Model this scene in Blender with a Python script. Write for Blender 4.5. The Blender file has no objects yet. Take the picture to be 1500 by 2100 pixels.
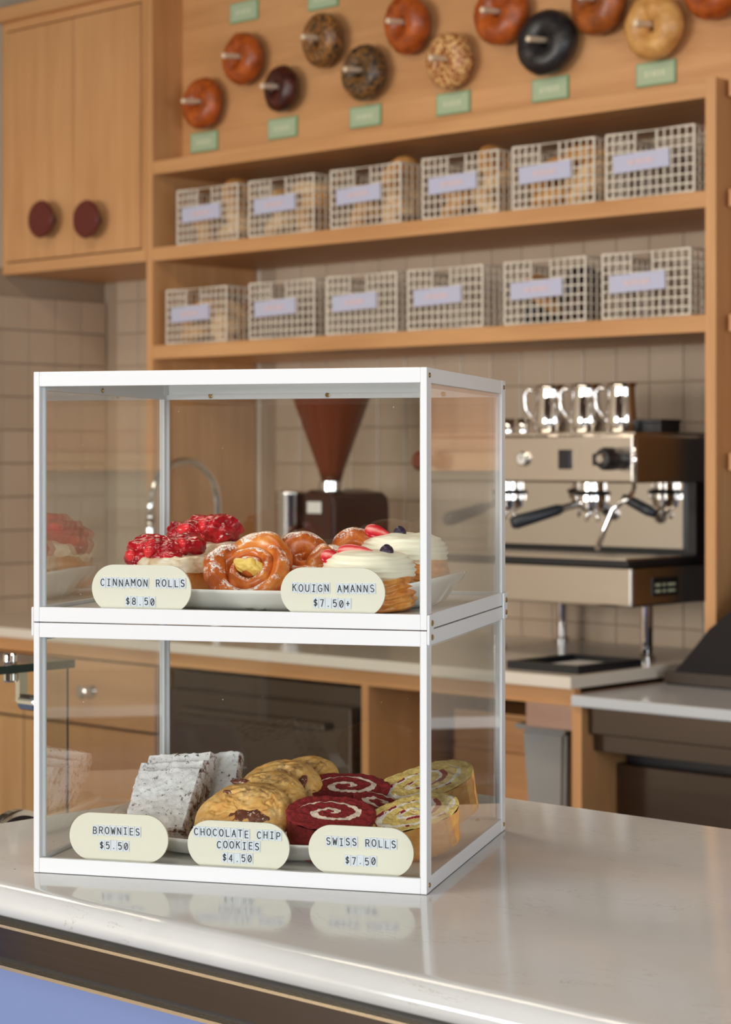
import bpy, bmesh, math, random
from mathutils import Vector, Matrix, noise
PI = math.pi
random.seed(7)
S = bpy.context.scene
COL = S.collection
# ------------------------------------------------------------------ camera
CZ = 1.366; FPX = 4284.0; HOR = 945.0; YAW = math.radians(42.7)
cd = bpy.data.cameras.new('camera'); cam = bpy.data.objects.new('camera', cd); COL.objects.link(cam)
cam.location = (0, 0, CZ); cam.rotation_euler = (PI/2, 0, YAW)
cd.sensor_fit = 'HORIZONTAL'; cd.sensor_width = 36; cd.lens = FPX/1500*36
cd.shift_y = -(1050-HOR)/1500; cd.clip_start = 0.05; cd.clip_end = 60
cd.dof.use_dof = True; cd.dof.focus_distance = 1.86; cd.dof.aperture_fstop = 15.5
S.camera = cam
# ------------------------------------------------------------------ world, lights, exposure
w = bpy.data.worlds.new('world'); S.world = w; w.use_nodes = True
w.node_tree.nodes['Background'].inputs[0].default_value = (0.80, 0.88, 1.0, 1)
w.node_tree.nodes['Background'].inputs[1].default_value = 1.0
S.view_settings.view_transform = 'Standard'; S.view_settings.look = 'None'
S.view_settings.gamma = 1; S.view_settings.use_curve_mapping = False
S.view_settings.exposure = 0.12
S.cycles.transparent_max_bounces = 24; S.cycles.max_bounces = 10
S.cycles.caustics_reflective = False; S.cycles.caustics_refractive = False
S.cycles.sample_clamp_indirect = 6
def area(name, loc, rot, sx, sy, power, col):
    l = bpy.data.lights.new(name, 'AREA'); l.shape = 'RECTANGLE'; l.size = sx; l.size_y = sy
    l.energy = power; l.color = col
    o = bpy.data.objects.new(name, l); COL.objects.link(o); o.location = loc; o.rotation_euler = rot
    return o
area('window_daylight', (-3.5, -3.62, 1.5), (PI/2, 0, 0), 3.0, 1.4, 235, (1.0, 0.97, 0.93))
area('window_daylight', (1.7, -3.62, 1.5), (PI/2, 0, 0), 2.0, 1.4, 150, (0.95, 0.98, 1.0))
area('side_window_daylight', (3.12, 0.6, 1.5), (PI/2, 0, PI/2), 3.4, 1.4, 95, (0.86, 0.93, 1.0))
area('ceiling_fill', (-3.0, 2.1, 3.0), (0, 0, 0), 2.6, 0.6, 30, (1.0, 0.84, 0.66))  # warm fill added below the ceiling to lift the back counter and shelves
area('ceiling_fill', (-1.2, 0.4, 3.0), (0, 0, 0), 1.2, 1.2, 20, (1.0, 0.96, 0.90))
# ------------------------------------------------------------------ projection helpers (px -> real-world places)
Fd = (-math.sin(YAW), math.cos(YAW)); Rd = (math.cos(YAW), math.sin(YAW))
def ray(x, y=HOR):
    k = (x-750)/FPX; return (Fd[0]+k*Rd[0], Fd[1]+k*Rd[1], (HOR-y)/FPX)
def XatY(x, Y): r = ray(x); return r[0]*Y/r[1]
def YatX(x, X): r = ray(x); return r[1]*X/r[0]
def ZatY(x, y, Y): r = ray(x, y); return CZ + r[2]*Y/r[1]
def onZ(x, y, z): r = ray(x, y); t = (z-CZ)/r[2]; return (r[0]*t, r[1]*t)
# ------------------------------------------------------------------ materials
MATS = {}
def newmat(name):
    m = bpy.data.materials.new(name); m.use_nodes = True
    return m, m.node_tree.nodes, m.node_tree.links, m.node_tree.nodes['Principled BSDF']
def c4(c): return (c[0], c[1], c[2], 1)
def srgb(r, g, b):
    def f(v):
        v /= 255.0
        return v/12.92 if v <= 0.04045 else ((v+0.055)/1.055)**2.4
    return (f(r), f(g), f(b))
def coords(n, l, kind, scale=(1, 1, 1), rot=(0, 0, 0)):
    if kind == 'world':
        g = n.new('ShaderNodeNewGeometry'); out = g.outputs['Position']
    else:
        g = n.new('ShaderNodeTexCoord'); out = g.outputs['Object']
    mp = n.new('ShaderNodeMapping'); mp.inputs['Scale'].default_value = scale; mp.inputs['Rotation'].default_value = rot
    l.new(out, mp.inputs[0]); return mp.outputs[0]
def tex(n, l, vec, scale, detail=4, rough=0.55, dist=0.0):
    t = n.new('ShaderNodeTexNoise'); l.new(vec, t.inputs['Vector'])
    t.inputs['Scale'].default_value = scale; t.inputs['Detail'].default_value = detail
    t.inputs['Roughness'].default_value = rough; t.inputs['Distortion'].default_value = dist
    return t.outputs['Fac']
def ramp(n, l, fac, stops):
    r = n.new('ShaderNodeValToRGB'); e = r.color_ramp.elements
    while len(e) < len(stops): e.new(0.5)
    for i, (p, c) in enumerate(stops): e[i].position = p; e[i].color = c4(c)
    l.new(fac, r.inputs[0]); return r.outputs[0]
def mixc(n, l, fac, a, b, kind='MIX'):
    m = n.new('ShaderNodeMix'); m.data_type = 'RGBA'; m.blend_type = kind
    if isinstance(fac, float): m.inputs[0].default_value = fac
    else: l.new(fac, m.inputs[0])
    for sock, v in ((m.inputs[6], a), (m.inputs[7], b)):
        if isinstance(v, tuple): sock.default_value = c4(v)
        else: l.new(v, sock)
    return m.outputs[2]
def mth(n, l, op, a, b=None, c=None):
    m = n.new('ShaderNodeMath'); m.operation = op
    for i, v in enumerate((a, b, c)):
        if v is None: continue
        if isinstance(v, (int, float)): m.inputs[i].default_value = v
        else: l.new(v, m.inputs[i])
    return m.outputs[0]
def bump(n, l, p, h, strength, dist):
    b = n.new('ShaderNodeBump'); b.inputs['Strength'].default_value = strength; b.inputs['Distance'].default_value = dist
    l.new(h, b.inputs['Height']); l.new(b.outputs[0], p.inputs['Normal'])
def plain(name, col, rough=0.5, metal=0.0, spec=0.5, var=0.0, vscale=8, coat=0.0, sss=0.0, emit=None):
    if name in MATS: return MATS[name]
    m, n, l, p = newmat(name)
    p.inputs['Roughness'].default_value = rough; p.inputs['Metallic'].default_value = metal
    p.inputs['Specular IOR Level'].default_value = spec; p.inputs['Coat Weight'].default_value = coat
    v = coords(n, l, 'object')
    f = tex(n, l, v, vscale, 3)
    lo = tuple(max(0, c*(1-var)) for c in col); hi = tuple(min(1, c*(1+var)) for c in col)
    l.new(ramp(n, l, f, [(0.3, lo), (0.7, hi)]), p.inputs['Base Color'])
    if sss:
        p.inputs['Subsurface Weight'].default_value = sss; p.inputs['Subsurface Radius'].default_value = (0.01, 0.006, 0.004)
        p.inputs['Subsurface Scale'].default_value = 0.4
    MATS[name] = m; return m
def wood(name, axis, base=(208, 156, 104), dark=(184, 131, 80), rough=0.45):
    if name in MATS: return MATS[name]
    m, n, l, p = newmat(name)
    sc = [22, 22, 22]; sc['XYZ'.index(axis)] = 1.6
    v = coords(n, l, 'world', tuple(sc))
    f = tex(n, l, v, 1.0, 6, 0.6, 0.5)
    v2 = coords(n, l, 'world', (1.3, 1.3, 1.3)); f2 = tex(n, l, v2, 1.0, 2)
    c = ramp(n, l, f, [(0.3, srgb(*dark)), (0.7, srgb(*base))])
    c2 = mixc(n, l, 0.18, c, ramp(n, l, f2, [(0.35, srgb(166, 114, 70)), (0.65, srgb(226, 184, 136))]))
    l.new(c2, p.inputs['Base Color']); p.inputs['Roughness'].default_value = rough
    bump(n, l, p, f, 0.06, 0.002)
    MATS[name] = m; return m
WX = wood('maple_x', 'X'); WZ = wood('maple_z', 'Z'); WY = wood('maple_y', 'Y')
def steelmat(name, col=(0.78, 0.73, 0.67), rough=0.18, brushed=True, axis='X'):
    m, n, l, p = newmat(name)
    sc = [260, 260, 260]; sc['XYZ'.index(axis)] = 3
    f = tex(n, l, coords(n, l, 'world', tuple(sc)), 1.0, 3)
    p.inputs['Base Color'].default_value = c4(col); p.inputs['Metallic'].default_value = 1
    r = mth(n, l, 'MULTIPLY_ADD', f, 0.14 if brushed else 0.03, rough-0.05)
    l.new(r, p.inputs['Roughness'])
    MATS[name] = m; return m
STEEL = steelmat('brushed_steel'); CHROME = steelmat('chrome', (0.78, 0.76, 0.74), 0.08, False)
DSTEEL = steelmat('dark_steel', (0.16, 0.135, 0.12), 0.14)
BRASS = steelmat('aged_brass', (0.50, 0.35, 0.15), 0.28, False)
GOLD = steelmat('gold_trim', (0.75, 0.62, 0.42), 0.25)
WHITE = plain('white_powder_coat', (0.66, 0.67, 0.68), 0.34, spec=0.4)
SHEET = plain('white_sheet_floor', (0.62, 0.61, 0.58), 0.30)
CERAMIC = plain('ivory_glaze', (0.80, 0.79, 0.74), 0.14, coat=0.5)
BLACK = plain('black_plastic', (0.012, 0.012, 0.014), 0.35)
NAVYBLACK = plain('dark_handle_plastic', (0.02, 0.024, 0.032), 0.35)
PLASTER = plain('cream_plaster', srgb(206, 192, 170), 0.85, var=0.03, vscale=3)
CEIL = plain('brown_ceiling_paint', srgb(92, 72, 56), 0.9, var=0.05, vscale=3)
FLOORM = plain('floor_concrete', srgb(120, 108, 96), 0.5, var=0.1, vscale=3)
BROWNW = plain('umber_wall_paint', srgb(96, 74, 58), 0.9)
GROUT = plain('grout', srgb(160, 140, 118), 0.9)
LAV = plain('lavender_paint', srgb(110, 127, 174), 0.5)
BENCH = plain('lavender_bench', srgb(92, 92, 160), 0.7)
def tilemat():
    m, n, l, p = newmat('glazed_tile')
    oi = n.new('ShaderNodeObjectInfo')
    f = tex(n, l, coords(n, l, 'world', (6, 6, 6)), 1.0, 3)
    c1 = ramp(n, l, oi.outputs['Random'], [(0.0, srgb(186, 166, 144)), (1.0, srgb(194, 174, 152))])
    l.new(mixc(n, l, 0.12, c1, ramp(n, l, f, [(0.3, srgb(160, 135, 110)), (0.7, srgb(215, 195, 170))])), p.inputs['Base Color'])
    p.inputs['Roughness'].default_value = 0.22
    bump(n, l, p, f, 0.25, 0.004)
    return m
TILE = tilemat()
def stone():
    m, n, l, p = newmat('pale_quartz')
    v = coords(n, l, 'world', (1, 1, 1))
    f = tex(n, l, v, 5.0, 6, 0.6, 0.4)
    base = ramp(n, l, f, [(0.3, srgb(190, 191, 189)), (0.7, srgb(203, 204, 203))])
    v2 = coords(n, l, 'world', (2.2, 9.0, 2), (0, 0, 0.5))
    vf = tex(n, l, v2, 2.2, 8, 0.65, 1.4)
    d = mth(n, l, 'ABSOLUTE', mth(n, l, 'SUBTRACT', vf, 0.5))
    gate = tex(n, l, coords(n, l, 'world', (5, 5, 5)), 1.6, 2)
    g2 = mth(n, l, 'GREATER_THAN', gate, 0.56)
    vein = mth(n, l, 'MULTIPLY', mth(n, l, 'LESS_THAN', d, 0.0022), g2)
    c = mixc(n, l, mth(n, l, 'MULTIPLY', vein, 0.55), base, srgb(150, 132, 116))
    vo = n.new('ShaderNodeTexVoronoi'); vo.inputs['Scale'].default_value = 26
    l.new(coords(n, l, 'world'), vo.inputs['Vector'])
    sp = mth(n, l, 'LESS_THAN', vo.outputs['Distance'], 0.028)
    oc = n.new('ShaderNodeSeparateColor'); l.new(vo.outputs['Color'], oc.inputs[0])
    sp = mth(n, l, 'MULTIPLY', sp, mth(n, l, 'GREATER_THAN', oc.outputs[0], 0.80))
    c = mixc(n, l, sp, c, srgb(70, 58, 48))
    l.new(c, p.inputs['Base Color']); p.inputs['Roughness'].default_value = 0.10
    p.inputs['Specular IOR Level'].default_value = 0.55
    MATS['pale_quartz'] = m; return m
QUARTZ = stone()
WORKTOP = plain('white_worktop', srgb(222, 214, 200), 0.25, var=0.02)
LOWTOP = plain('pale_grey_worktop', srgb(196, 200, 204), 0.22, var=0.02)
def glass(name, tint=(0.97, 0.98, 0.975), f0=0.04, k=0.96, dust=True):
    m, n, l, p = newmat(name); n.remove(p)
    out = n['Material Output']
    tr = n.new('ShaderNodeBsdfTransparent'); tr.inputs[0].default_value = c4(tint)
    gl = n.new('ShaderNodeBsdfGlossy'); gl.inputs['Roughness'].default_value = 0.0
    gl.inputs['Color'].default_value = (1, 1, 1, 1)
    g = n.new('ShaderNodeNewGeometry')
    dt = n.new('ShaderNodeVectorMath'); dt.operation = 'DOT_PRODUCT'
    l.new(g.outputs['Normal'], dt.inputs[0]); l.new(g.outputs['Incoming'], dt.inputs[1])
    c = mth(n, l, 'ABSOLUTE', dt.outputs['Value'])
    s = mth(n, l, 'POWER', mth(n, l, 'SUBTRACT', 1.0, c), 5.0)
    fr = mth(n, l, 'MULTIPLY_ADD', s, k, f0)
    mx = n.new('ShaderNodeMixShader'); l.new(fr, mx.inputs[0]); l.new(tr.outputs[0], mx.inputs[1]); l.new(gl.outputs[0], mx.inputs[2])
    last = mx.outputs[0]
    if dust:
        vo = n.new('ShaderNodeTexVoronoi'); vo.inputs['Scale'].default_value = 110
        l.new(coords(n, l, 'world'), vo.inputs['Vector'])
        sc = n.new('ShaderNodeSeparateColor'); l.new(vo.outputs['Color'], sc.inputs[0])
        d = mth(n, l, 'MULTIPLY', mth(n, l, 'LESS_THAN', vo.outputs['Distance'], 0.055), mth(n, l, 'GREATER_THAN', sc.outputs[0], 0.93))
        df = n.new('ShaderNodeBsdfDiffuse'); df.inputs[0].default_value = (0.8, 0.75, 0.68, 1)
        m2 = n.new('ShaderNodeMixShader'); l.new(mth(n, l, 'MULTIPLY', d, 0.35), m2.inputs[0])
        l.new(last, m2.inputs[1]); l.new(df.outputs[0], m2.inputs[2]); last = m2.outputs[0]
    l.new(last, out.inputs['Surface'])
    MATS[name] = m; return m
GLASS = glass('case_glass'); SGLASS = glass('case_side_glass', f0=0.13, k=0.85); GLASS2 = glass('clear_pane', (0.93, 0.96, 0.94), dust=False)
GREENEDGE = plain('green_glass_edge', (0.008, 0.022, 0.018), 0.1)
# ------------------------------------------------------------------ mesh helpers
def link(name, bm, mats, parent=None, smooth=False, loc=None, rot=None, kind=None):
    me = bpy.data.meshes.new(name)
    bmesh.ops.recalc_face_normals(bm, faces=bm.faces)
    bm.to_mesh(me); bm.free()
    if not isinstance(mats, (list, tuple)): mats = [mats]
    for m in mats: me.materials.append(m)
    if smooth:
        me.polygons.foreach_set('use_smooth', [True]*len(me.polygons))
    return inst(name, me, parent, loc, rot, kind)
def inst(name, me, parent=None, loc=None, rot=None, kind=None):
    o = bpy.data.objects.new(name, me); COL.objects.link(o)
    if parent: o.parent = parent
    if loc: o.location = loc
    if rot: o.rotation_euler = rot
    if kind: o['kind'] = kind
    return o
def sharpsmooth(o, ang=35):
    me = o.data
    me.polygons.foreach_set('use_smooth', [True]*len(me.polygons))
    try: me.set_sharp_from_angle(angle=math.radians(ang))
    except Exception: pass
def thing(name, label, cat, loc=(0, 0, 0), rot=(0, 0, 0), group=None):
    o = bpy.data.objects.new(name, None); COL.objects.link(o); o.empty_display_size = 0.05
    o.location = loc; o.rotation_euler = rot; o['label'] = label; o['category'] = cat
    if group: o['group'] = group
    return o
def tag(o, label, cat, group=None):
    o['label'] = label; o['category'] = cat
    if group: o['group'] = group
    return o
def struct(o): o['kind'] = 'structure'; return o
def box(bm, x0, x1, y0, y1, z0, z1, bev=0.0, mi=0):
    if bev:
        t = bmesh.new(); bmesh.ops.create_cube(t, size=1)
        bmesh.ops.scale(t, vec=(x1-x0, y1-y0, z1-z0), verts=t.verts)
        bmesh.ops.bevel(t, geom=t.edges[:], offset=bev, segments=2, affect='EDGES', profile=0.5)
        bmesh.ops.translate(t, vec=((x0+x1)/2, (y0+y1)/2, (z0+z1)/2), verts=t.verts)
        mp = {v: bm.verts.new(v.co) for v in t.verts}
        for f in t.faces:
            nf = bm.faces.new([mp[v] for v in f.verts]); nf.material_index = mi
        t.free(); return
    vs = [bm.verts.new((x, y, z)) for x in (x0, x1) for y in (y0, y1) for z in (z0, z1)]
    for q in ((0, 1, 3, 2), (4, 6, 7, 5), (0, 4, 5, 1), (2, 3, 7, 6), (0, 2, 6, 4), (1, 5, 7, 3)):
        f = bm.faces.new([vs[i] for i in q]); f.material_index = mi
def bx(name, b, m, parent=None, bev=0.0, **k):
    bm = bmesh.new(); box(bm, *b, bev=bev); return link(name, bm, m, parent, **k)
def lathe(bm, prof, n=32, c=(0, 0, 0), axis='Z', mi=0, cap=True):
    rings = []
    for r, z in prof:
        ring = []
        for i in range(n):
            a = 2*PI*i/n; p = (r*math.cos(a), r*math.sin(a), z)
            if axis == 'Y': p = (p[0], p[2], p[1])
            if axis == 'X': p = (p[2], p[0], p[1])
            ring.append(bm.verts.new((p[0]+c[0], p[1]+c[1], p[2]+c[2])))
        rings.append(ring)
    for a, b in zip(rings, rings[1:]):
        for i in range(n):
            f = bm.faces.new((a[i], a[(i+1) % n], b[(i+1) % n], b[i])); f.material_index = mi
    if cap:
        for ring in (rings[0], rings[-1]):
            try: f = bm.faces.new(ring); f.material_index = mi
            except ValueError: pass
    return rings
def tube(bm, pts, r, n=12, mi=0, closed=False):
    pts = [Vector(p) for p in pts]; rs = r if isinstance(r, (list, tuple)) else [r]*len(pts)
    rings = []; up = Vector((0, 0, 1)); prev = None
    for i, p in enumerate(pts):
        a = pts[max(0, i-1)]; b = pts[min(len(pts)-1, i+1)]
        if closed: a = pts[i-1]; b = pts[(i+1) % len(pts)]
        t = (b-a).normalized()
        if prev is None:
            s = t.cross(up)
            if s.length < 1e-3: s = t.cross(Vector((1, 0, 0)))
        else: s = prev - t*prev.dot(t)
        s.normalize(); prev = s; u = s.cross(t)
        rings.append([bm.verts.new(p + (s*math.cos(2*PI*k/n) + u*math.sin(2*PI*k/n))*rs[i]) for k in range(n)])
    prs = list(zip(rings, rings[1:]))
    if closed: prs.append((rings[-1], rings[0]))
    for a, b in prs:
        for k in range(n):
            f = bm.faces.new((a[k], a[(k+1) % n], b[(k+1) % n], b[k])); f.material_index = mi
    if not closed:
        for ring in (rings[0], rings[-1]): f = bm.faces.new(ring); f.material_index = mi
def prism(bm, pts, y0, y1, mi=0, bev=0):      # outline in x-z, extruded along y
    a = [bm.verts.new((x, y0, z)) for x, z in pts]; b = [bm.verts.new((x, y1, z)) for x, z in pts]
    k = len(pts)
    fs = [bm.faces.new(a), bm.faces.new(b[::-1])]
    for i in range(k): fs.append(bm.faces.new((a[i], b[i], b[(i+1) % k], a[(i+1) % k])))
    for f in fs: f.material_index = mi
def fbm(p, f, o=3):
    v = 0; a = 1; q = Vector(p)*f
    for _ in range(o): v += a*noise.noise(q); q = q*2.03+Vector((3.1, 1.7, 4.4)); a *= 0.5
    return v
def blob(bm, c, r, amp=0.1, freq=40, sub=4, seed=0, squash=None, mi=0):
    t = bmesh.new(); bmesh.ops.create_icosphere(t, subdivisions=sub, radius=1)
    off = Vector((seed*7.3, seed*3.1, seed*1.7))
    for v in t.verts:
        d = v.co.copy(); p = Vector((d.x*r[0], d.y*r[1], d.z*r[2]))
        p *= 1+amp*fbm(p+off, freq)
        if squash is not None and p.z < squash: p.z = squash+(p.z-squash)*0.1
        v.co = p+Vector(c)
    mp = {v: bm.verts.new(v.co) for v in t.verts}
    for f in t.faces: nf = bm.faces.new([mp[v] for v in f.verts]); nf.material_index = mi
    t.free()
# ------------------------------------------------------------------ room shell
YS = 3.957; YW = 4.368; XL = -5.17; YC = 3.607; XE = -2.727
struct(bx('floor', (-5.3, 3.3, -3.7, 4.6, -0.1, 0), FLOORM))
struct(bx('ceiling', (-5.3, 3.3, -3.7, 4.6, 3.05, 3.15), CEIL))
wb = struct(bx('wall_back', (-5.3, 3.3, YW+0.006, 4.5, 0, 3.05), PLASTER))
wl = struct(bx('wall_left', (-5.3, XL-0.006, -3.6, YW+0.006, 0, 3.05), PLASTER))
def wallopen(name, axis, p0, p1, a0, a1, opens, m):
    bm = bmesh.new()
    xs = [a0]
    for (s, e) in opens: xs += [s, e]
    xs.append(a1)
    for i in range(0, len(xs), 2):
        if axis == 'X': box(bm, xs[i], xs[i+1], p0, p1, 0, 3.05)
        else: box(bm, p0, p1, xs[i], xs[i+1], 0, 3.05)
    for (s, e) in opens:
        for z0, z1 in ((0, 0.8), (2.2, 3.05)):
            if axis == 'X': box(bm, s, e, p0, p1, z0, z1)
            else: box(bm, p0, p1, s, e, z0, z1)
    return struct(link(name, bm, m))
wallopen('wall_front', 'X', -3.6, -3.5, -5.3, 3.3, [(-5.0, -2.0), (0.7, 2.7)], BROWNW)
wallopen('wall_right', 'Y', 3.0, 3.1, -3.6, 4.5, [(-1.1, 2.3)], PLASTER)
k = 1
for (s, e) in ((-5.0, -2.0), (0.7, 2.7)):
    bm = bmesh.new()
    box(bm, s, e, -3.58, -3.53, 0.8, 0.86); box(bm, s, e, -3.58, -3.53, 2.14, 2.2)
    n_ = 3 if e-s > 2.5 else 2
    for i in range(n_+1):
        x = s+0.03+(e-s-0.06)*i/n_; box(bm, x-0.03, x+0.03, -3.58, -3.53, 0.86, 2.14)
    struct(link('window_%d' % k, bm, DSTEEL)); k += 1
bm = bmesh.new(); box(bm, 3.03, 3.08, -1.1, 2.3, 0.8, 0.86); box(bm, 3.03, 3.08, -1.1, 2.3, 2.14, 2.2)
for y in (-1.07, 0.6, 2.27): box(bm, 3.03, 3.08, y-0.03, y+0.03, 0.86, 2.14)
struct(link('window_3', bm, DSTEEL))
# tiles, one object each
PT = 0.103; GAP = 0.0028
bm = bmesh.new(); box(bm, -PT/2+GAP/2, PT/2-GAP/2, 0, 0.006, -PT/2+GAP/2, PT/2-GAP/2, bev=0.0018)
t0 = link('tile', bm, TILE, wb); tm = t0.data; first = True
gro = bx('grout', (-4.46, -2.60, YW+0.0035, YW+0.0075, 0.9, 2.2), GROUT, wb)
nrow = 0
for i in range(-7, 18):
    for j in range(13):
        X = XatY(1264, YW)+PT*0.5+PT*(i-13); Z = 1.5639+PT*(j-6)-PT/2
        if X < XL+0.06 or -4.56 < X < -4.42 or X > -2.60 or Z < 0.88 or Z > 2.2 or (X < -4.5 and Z > 1.93): continue
        r_ = (random.uniform(-.004, .004), 0, random.uniform(-.004, .004))
        if first: t0.location = (X, YW-0.0005, Z); first = False
        else: inst('tile', tm, wb, (X, YW-0.0005, Z), r_)
bx('grout', (XL, -4.50, YW+0.0035, YW+0.0075, 0.9, 1.96), GROUT, wb)
gl_ = bx('grout', (XL-0.0075, XL-0.0035, 3.2, YW, 0.9, 1.96), GROUT, wl)
for i in range(11):
    for j in range(10):
        inst('tile', tm, wl, (XL+0.0005, YW-PT*0.5-PT*i, 1.5639+PT*(j-6)-PT/2), (0, 0, -PI/2))
# ------------------------------------------------------------------ wall cabinet (upper left)
def zs(y): return ZatY(5, y, YS)
cb = thing('wall_cabinet', 'maple two-door wall cabinet hung above the tiled niche', 'cabinet', (-4.83, YS, 1.93))
def cbx(name, b, m, parent=cb, bev=0.0, **k):
    o = (-4.83, YS, 1.93)
    return bx(name, (b[0]-o[0], b[1]-o[0], b[2]-o[1], b[3]-o[1], b[4]-o[2], b[5]-o[2]), m, parent, bev, **k)
CX0, CX1 = XL+0.002, -4.505
zb = 1.936; zt = 2.675
cbx('bottom_panel', (CX0, CX1, YS, YW-0.002, zb, zb+0.034), WX)
cbx('top_panel', (CX0, CX1, YS, YW-0.002, zt+0.005, zt+0.03), WX)
cbx('side_panel', (CX0, CX0+0.018, YS+0.001, YW-0.002, zb+0.034, zt+0.005), WZ)
cbx('side_panel', (CX1-0.018, CX1, YS+0.001, YW-0.002, zb+0.034, zt+0.005), WZ)
cbx('back_panel', (CX0+0.018, CX1-0.018, YW-0.02, YW-0.002, zb+0.034, zt+0.005), WZ)
cbx('cornice', (CX0, CX1+0.002, YS-0.03, YS+0.02, zt+0.03, zt+0.075), WX, bev=0.006)
XM = XatY(152, YS)
MAR = plain('oxblood_lacquer', srgb(96, 36, 28), 0.45)
for (a, b_, kx) in ((CX0+0.021, XM-0.0015, 92), (XM+0.0015, CX1-0.021, 185)):
    d = cbx('door', (a, b_, YS-0.004, YS+0.014, zb+0.038, zt), WZ, bev=0.0015)
    X = XatY(kx-6, YS-0.045); Z = ZatY(kx, 449, YS-0.045)
    bm = bmesh.new()
    lathe(bm, [(0.012, 0.045), (0.012, 0.012), (0.035, 0.012), (0.053, 0.006), (0.056, 0.0), (0.052, -0.007), (0.03, -0.009), (0.001, -0.009)], 40, axis='Y')
    kn = link('knob', bm, MAR, d, loc=(X+4.83, -0.049, Z-1.93)); sharpsmooth(kn, 50)
    kn['label'] = 'round oxblood red knob'
# ------------------------------------------------------------------ shelving unit
su = thing('shelving_unit', 'maple wall shelving with hanging board and two basket shelves', 'shelf', (-3.5, YS, 0.9))
def sbx(name, b, m, parent=None, o=(-3.5, YS, 0.9), bev=0.0, **k):
    return bx(name, (b[0]-o[0], b[1]-o[0], b[2]-o[1], b[3]-o[1], b[4]-o[2], b[5]-o[2]), m, parent or su, bev, **k)
SX0, SX1 = -4.476, -2.612
sbx('side_panel', (-4.502, SX0, YS, YW-0.002, 0.901, 3.0), WZ)
sbx('post', (SX1, SX1+0.028, YS-0.004, YS+0.30, 0.863, 2.222), WZ)
sbx('shelf_board', (SX0, SX1, YS, YW-0.008, 2.18, 2.218), WX, bev=0.0015)
sbx('shelf_board', (SX0, SX1, YS, YW-0.008, 1.934, 1.972), WX, bev=0.0015)
sbx('shelf_board', (SX0, SX1, YS, YW-0.008, 1.655, 1.694), WX, bev=0.0015)
sbx('hanging_board', (SX0, -1.2, YS+0.115, YS+0.137, 2.218, 3.0), WX)
YB = YS+0.115
s2 = thing('shelving_unit', 'second maple shelf bay to the right of the tall post', 'shelf', (-2.0, YS, 0.9))
o2 = (-2.0, YS, 0.9)
for z in (2.18, 1.934, 1.655, 1.345):
    sbx('shelf_board', (SX1+0.047, -1.2, YS+0.02, YS+0.30, z, z+0.038), WX, s2, o2)
sbx('back_panel', (SX1+0.047, -1.2, YS+0.30, YS+0.318, 1.345, 2.218), WZ, s2, o2)
sbx('side_panel', (-1.2, -1.175, YS, YW-0.002, 0.863, 3.0), WZ, s2, o2)
# ------------------------------------------------------------------ wire baskets
BW, BH, BD = 0.243, 0.152, 0.30
WIRE = plain('ivory_wire', srgb(216, 206, 190), 0.5)
LILAC = plain('lilac_card', srgb(182, 184, 206), 0.6)
PINK = plain('peach_ink', srgb(206, 184, 190), 0.6)
bm = bmesh.new(); r_ = 0.0016
def bar(bm, a, b, r): # axis-aligned square bar
    box(bm, min(a[0], b[0])-r, max(a[0], b[0])+r, min(a[1], b[1])-r, max(a[1], b[1])+r, min(a[2], b[2])-r, max(a[2], b[2])+r)
NV = 12
for i in range(1, NV):
    x = -BW/2+BW*i/NV; hole = 4 <= i <= 7
    bar(bm, (x, 0, 0.003), (x, 0, BH*0.68 if hole else BH-0.003), r_)
    bar(bm, (x, BD, 0.003), (x, BD, BH-0.003), r_); bar(bm, (x, 0, 0.002), (x, BD, 0.002), r_)
for j in range(1, 7):
    z = BH*j/7.0
    if j >= 5:
        bar(bm, (-BW/2, 0, z), (-BW/2+BW*4/NV, 0, z), r_); bar(bm, (-BW/2+BW*7/NV, 0, z), (BW/2, 0, z), r_)
    else: bar(bm, (-BW/2, 0, z), (BW/2, 0, z), r_)
    bar(bm, (-BW/2, BD, z), (BW/2, BD, z), r_)
    for x in (-BW/2, BW/2): bar(bm, (x, 0, z), (x, BD, z), r_)
for j in range(1, 13):
    y = BD*j/13
    for x in (-BW/2, BW/2): bar(bm, (x, y, 0.003), (x, y, BH-0.003), r_)
    bar(bm, (-BW/2, y, 0.002), (BW/2, y, 0.002), r_)
gridm = bpy.data.meshes.new('wire_grid'); bm.to_mesh(gridm); bm.free(); gridm.materials.append(WIRE)
bm = bmesh.new()
for z in (0.003, BH):
    tube(bm, [(-BW/2, 0, z), (BW/2, 0, z), (BW/2, BD, z), (-BW/2, BD, z)], 0.0032, 8, closed=True)
for x in (-BW/2, BW/2):
    for y in (0, BD): tube(bm, [(x, y, 0.003), (x, y, BH)], 0.0032, 8)
box(bm, -BW/2+BW*4/NV-.002, -BW/2+BW*4/NV+.002, -.003, .003, BH*.66, BH); box(bm, -BW/2+BW*7/NV-.002, -BW/2+BW*7/NV+.002, -.003, .003, BH*.66, BH)
box(bm, -BW/2+BW*4/NV, -BW/2+BW*7/NV, -.003, .003, BH*.66, BH*.70)
rimm = bpy.data.meshes.new('rim_frame'); bm.to_mesh(rimm); bm.free(); rimm.materials.append(WIRE)
bm = bmesh.new(); box(bm, -0.078, 0.078, -0.0015, 0.0015, -0.021, 0.021, bev=0.0006)
labm = bpy.data.meshes.new('name_card'); bm.to_mesh(labm); bm.free(); labm.materials.append(LILAC)
bm = bmesh.new()
x = -0.034
for wd in (0.012, 0.005, 0.010, 0.008, 0.013, 0.006): box(bm, x, x+wd, -0.0026, -0.0012, -0.006, 0.006); x += wd+0.003
lettm = bpy.data.meshes.new('lettering'); bm.to_mesh(lettm); bm.free(); lettm.materials.append(PINK)
ords = ['leftmost', 'second from left', 'third from left', 'fourth from left', 'fifth from left', 'rightmost']
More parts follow.
